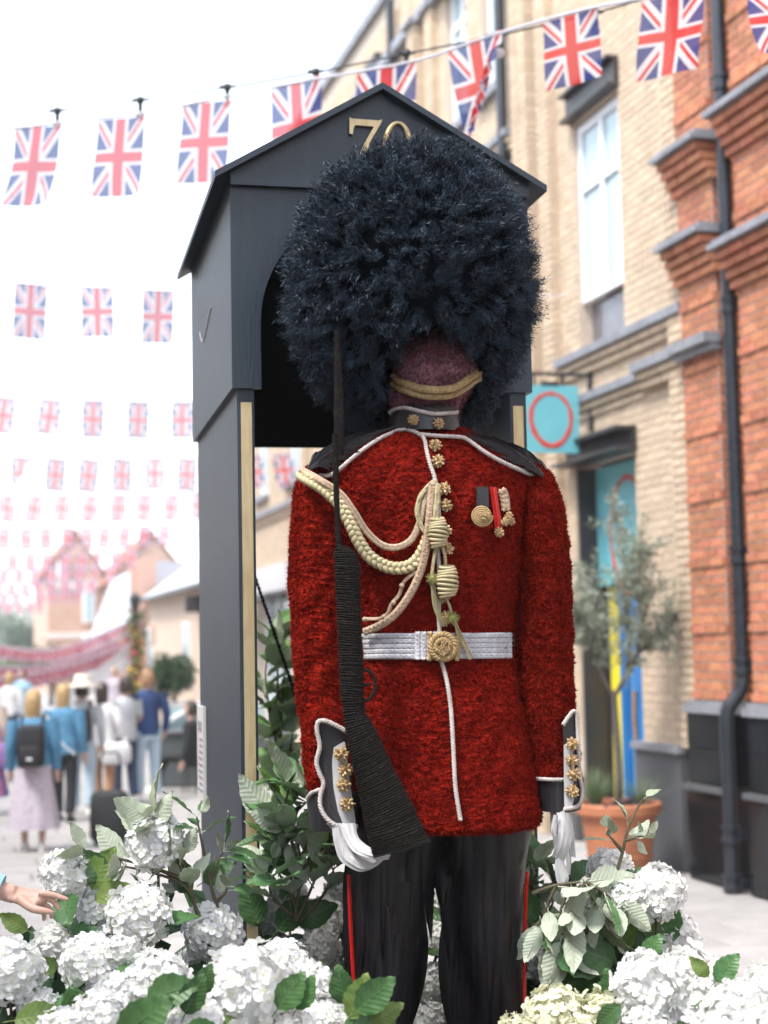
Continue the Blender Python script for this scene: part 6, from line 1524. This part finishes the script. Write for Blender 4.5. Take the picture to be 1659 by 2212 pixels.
# left of the box
shrub('hydrangea with big white heads rising beside the left post, near the reaching hand', [(140, 1890, 60, -.06), (222, 1968, 62, .0), (300, 1975, 78, -.15), (335, 1818, 66, -.06), (118, 2042, 54, -.05)], 4.85, 1, 16, extra=[(190, 1920, -.05, 1.0, 105, 'y'), (232, 1905, -.05, 2.3, 95, 'h'), (205, 1945, -.1, .5, 80, 'y'), (95, 2085, -.1, 2.8, 60, 'y'), (128, 2075, -.2, 3.6, 70, 'y')])
shrub('hydrangea with a single white head tight against the left post', [(458, 2018, 70, -.1), (492, 2072, 45, .0), (420, 2085, 45, .05)], 4.95, 2, 22, extra=[(405, 1930, 0, 1.9, 90, 'h'), (440, 1905, 0, .6, 80, 'h')])
shrub('hydrangea at the left frame edge with a round white head', [(20, 2100, 82, 0), (-70, 2050, 70, .1), (80, 2180, 50, .0), (200, 2085, 78, .12), (265, 2060, 45, .1)], 4.45, 3, 24, extra=[(60, 2010, 0, 2.6, 70, 'y'), (150, 2130, -.05, -1.2, 95, 'h'), (175, 2150, .1, -2.0, 120, 'h'), (30, 2205, -.1, .2, 110, 'y')])
# front row, a little out of focus
shrub('front hydrangea at lower left with soft white heads', [(345, 2128, 82, .05), (265, 2165, 70, .1), (215, 2205, 70, -.05), (140, 2240, 70, .05), (420, 2215, 70, -.05)], 4.05, 4, 18, extra=[(255, 2240, -.15, .62, 135, 'h'), (315, 2160, -.12, .35, 115, 'h'), (400, 2190, -.12, 1.15, 90, 'h'), (430, 2150, -.1, 1.2, 70, 'h'), (395, 2230, -.2, .1, 80, 'h')])
shrub('front hydrangea with the largest white head left of the trousers', [(535, 2140, 108, .0), (610, 2085, 62, .25), (655, 2140, 72, .22), (490, 2230, 80, .0), (690, 2215, 70, .15), (600, 2240, 80, 0)], 4.15, 5, 18, extra=[(430, 2225, -.1, .35, 80, 'y'), (600, 2180, -.1, .95, 95, 'h'), (640, 2180, -.1, 1.1, 80, 'h')])
shrub('whitebeam-topped hydrangea with broad pale green leaves before the left trouser leg', [(720, 2260, 62, .1), (800, 2300, 60, .0)], 4.15, 6, 12, extra=[(755, 2200, -.1, 1.2, 100, 'y'), (770, 2185, -.12, .75, 105, 'h'), (745, 2170, -.05, 1.75, 85, 'h'), (800, 2210, -.1, .55, 80, 'y'), (740, 2225, -.1, .2, 110, 'h')])
# behind the legs
shrub('shaded hydrangea behind the left trouser leg', [(700, 1985, 55, .0), (625, 1940, 45, .15), (690, 2055, 52, -.1), (735, 1930, 40, .2), (590, 1985, 45, .1)], 5.55, 7, 30, extra=[(560, 2000, -.3, 1.9, 90, 'h'), (600, 2010, -.3, .9, 90, 'h'), (640, 1990, -.3, .4, 90, 'h')])
shrub('shaded hydrangea seen between the trouser legs', [(940, 2030, 44, 0), (935, 2120, 46, -.1), (930, 2205, 46, -.15), (965, 1930, 34, .2)], 5.45, 8, 26)
# right of the box
shrub('hydrangea with tall white heads right of the box, in front of the terracotta pot', [(1318, 1880, 54, .0), (1418, 1930, 68, -.12), (1345, 1945, 52, -.1), (1450, 2028, 64, .0), (1395, 1985, 42, .1), (1290, 1965, 34, .1)], 4.95, 29, 12, extra=[(1372, 1880, -.05, -2.2, 85, 'h'), (1385, 1900, -.05, -1.9, 75, 'h')])
shrub('dark hydrangea with shaded small heads beside the right trouser leg', [(1185, 2085, 44, 0), (1165, 2130, 34, .1), (1230, 2050, 36, .1)], 5.15, 10, 30, extra=[(1330, 2080, -.35, 2.75, 170, 'h'), (1350, 2055, -.3, 1.9, 150, 'y'), (1390, 2060, -.25, 1.15, 150, 'h'), (1330, 2000, -.25, -1.2, 120, 'y'), (1160, 1990, -.2, 2.2, 90, 'h'), (1250, 2140, -.3, -2.2, 110, 'h'), (1300, 2100, -.3, 3.4, 110, 'h')])
shrub('front hydrangea at lower right with two broad white heads', [(1398, 2130, 84, .0), (1490, 2118, 80, .15), (1400, 2220, 70, -.05), (1500, 2215, 80, .0)], 4.2, 11, 16, extra=[(1390, 2075, .1, 1.0, 70, 'h'), (1340, 2170, -.1, -2.4, 70, 'h')])
shrub('front hydrangea in the lower right corner with pale white heads', [(1590, 2195, 85, 0), (1665, 2150, 75, .1), (1560, 2260, 80, -.1), (1700, 2240, 90, 0)], 4.0, 12, 14, extra=[(1545, 2120, .15, .9, 80, 'h'), (1530, 2110, .15, 2.3, 60, 'y')])
shrub('cream-coloured hydrangea directly right of the trouser leg at the bottom', [(1200, 2200, 80, 0), (1300, 2215, 85, .0), (1130, 2240, 60, .05), (1250, 2270, 80, -.1)], 4.35, 13, 14, cream=True, extra=[(1275, 2150, .1, .3, 90, 'w'), (1330, 2160, .0, 1.9, 70, 'h')])

# whitebeam branches: twigs with rosettes of felted leaves
def branch(label, D_, base, twigs, seed, up=0.5, under=.35, lsz=(78, 112), per=6, droop=.0, sz=1.0, leaves=None):
    """twigs: lists of pixel points ending in a leaf rosette"""
    r = random.Random(seed); b = P(*base, D_ + .1); root = empty('whitebeam_branch', b, label, 'branch', 'cut whitebeam branches among the hydrangeas'); sm = MB()
    for tw in twigs:
        q = spline([P(x, y, D_ + (dy if dy else 0)) for x, y, dy in [(t_ + (0,))[:3] for t_ in tw]], 24); sm.join(sweep(q, np.linspace(.0065, .0028, 24), 6, up=(.2, -1, .1)))
        e = Vector(q[-1]); ax = (Vector(q[-1]) - Vector(q[-6])).normalized()
        for k in range(per + 3):
            a = k * 2.4 + r.uniform(-.3, .3); t1 = ax.orthogonal().normalized(); t2 = ax.cross(t1); rad = t1 * math.cos(a) + t2 * math.sin(a)
            if k < per: p = e; d = ax * r.uniform(.35, 1.0) + rad * r.uniform(.6, 1.0)
            else: p = Vector(q[r.randint(8, 20)]); d = ax * .6 + rad
            d = d + Vector((0, 0, up * .4 - droop)) + rv(r, .22)
            nr = (ax * .8 - rad * .3 + Vector((0, -.2, .5))) if r.random() > under else -(ax * .4 + Vector((0, -.8, .4)))
            place_leaf(root, r.choice(leaves or LW), p + d.normalized() * .02, d, nr + rv(r, .35), r.uniform(lsz[0] * .75, lsz[1] * 1.1) * D_ / FPX * sz)
    obj('twig', sm, M_stem, root, smooth=True); return root
branch('whitebeam branch with white-backed leaves spreading over the left hydrangea', 4.80, (440, 1990), [[(430, 1980), (400, 1915), (330, 1885), (270, 1872)], [(420, 1940), (390, 1870), (355, 1800), (335, 1770)], [(400, 1900), (310, 1868), (230, 1850), (190, 1848)], [(410, 1900), (385, 1850), (320, 1800)], [(420, 1950), (405, 1890), (392, 1850)]], 1, under=.60, per=5, lsz=(58, 96), up=-.2, leaves=LP + LP + LW[1:2])
branch('thin green whitebeam shoot leaning on the left post', 4.85, (480, 1990), [[(475, 1980), (455, 1910), (440, 1840), (425, 1765)], [(455, 1900), (470, 1860), (482, 1840)], [(465, 1950), (485, 1930), (490, 1915)]], 2, under=.25, per=3, lsz=(48, 72))
branch('dark green whitebeam foliage between the left post and the figure, lower part', 5.17, (640, 2000), [[(640, 1990), (630, 1900), (610, 1840)], [(640, 1990), (680, 1900), (690, 1850)], [(640, 1960), (610, 1900), (595, 1870)], [(640, 1960), (650, 1880), (640, 1790)], [(650, 1990), (700, 1930), (720, 1880)], [(640, 1900), (610, 1800), (600, 1770)], [(640, 1880), (670, 1800), (675, 1740)], [(640, 1850), (615, 1760), (625, 1700)], [(650, 1880), (700, 1830), (715, 1800)], [(635, 1980), (590, 1940), (580, 1900)]], 3, under=.2, per=7, lsz=(62, 96), leaves=LB[:1] + LW)
branch('bright green whitebeam foliage beside the left sleeve, upper part', 6.95, (620, 1800), [[(610, 1790), (605, 1650), (585, 1560), (572, 1500)], [(605, 1700), (630, 1600), (625, 1540)], [(605, 1650), (575, 1480), (580, 1400)], [(605, 1650), (610, 1520), (615, 1450)], [(605, 1720), (585, 1640), (575, 1600)], [(610, 1760), (640, 1690), (645, 1650)], [(600, 1570), (600, 1460), (598, 1390)], [(605, 1740), (585, 1700), (578, 1680)], [(605, 1700), (600, 1620), (605, 1580)]], 4, under=.15, per=6, lsz=(58, 88), leaves=LB)
branch('drooping whitebeam spray with white-backed leaves under the right glove', 4.79, (1250, 1990), [[(1150, 1930), (1190, 1915), (1230, 1908), (1262, 1905)], [(1265, 1905), (1250, 1940), (1235, 1970)], [(1265, 1905), (1280, 1940), (1290, 1970)], [(1265, 1905), (1300, 1925), (1325, 1945)], [(1200, 1915), (1180, 1960), (1175, 1990)], [(1230, 1915), (1210, 1975), (1215, 2020)]], 5, under=.60, per=4, droop=.95, up=0, lsz=(66, 108), leaves=LP + LW[:1])
branch('slender pale shoot with small leaves rising before the terracotta pot', 4.85, (1330, 1880), [[(1330, 1890), (1345, 1840), (1355, 1795), (1372, 1755), (1388, 1728)], [(1345, 1840), (1322, 1812), (1312, 1800)], [(1350, 1815), (1380, 1808), (1396, 1808)]], 6, under=.5, per=1, lsz=(38, 58), leaves=LP)
branch('dark whitebeam leaves crowding behind the right trouser leg', 5.35, (1150, 2050), [[(1150, 2040), (1140, 1950), (1150, 1880)], [(1150, 2020), (1190, 1960), (1200, 1920)], [(1150, 2040), (1170, 1980), (1140, 1930)], [(1160, 2050), (1220, 2010), (1250, 1980)], [(1150, 2050), (1135, 2000), (1132, 1960)]], 7, under=.2, per=6, lsz=(60, 95))
# ================================================================== glare veil added to imitate lens glare over the far street
HZ = bpy.data.materials.new('glare veil'); HZ.use_nodes = True; nt = HZ.node_tree; nt.nodes.clear()
pv = nt.nodes.new('ShaderNodeVolumePrincipled'); ou = nt.nodes.new('ShaderNodeOutputMaterial'); pv.inputs['Density'].default_value = .0008
pv.inputs['Color'].default_value = (.95, .96, 1.0, 1); pv.inputs['Anisotropy'].default_value = .2; nt.links.new(pv.outputs[0], ou.inputs['Volume'])
haze = obj('haze', box(-420, 420, -70, 930, -1.2, 26), HZ, kind='stuff')
scene.cycles.volume_bounces = 1
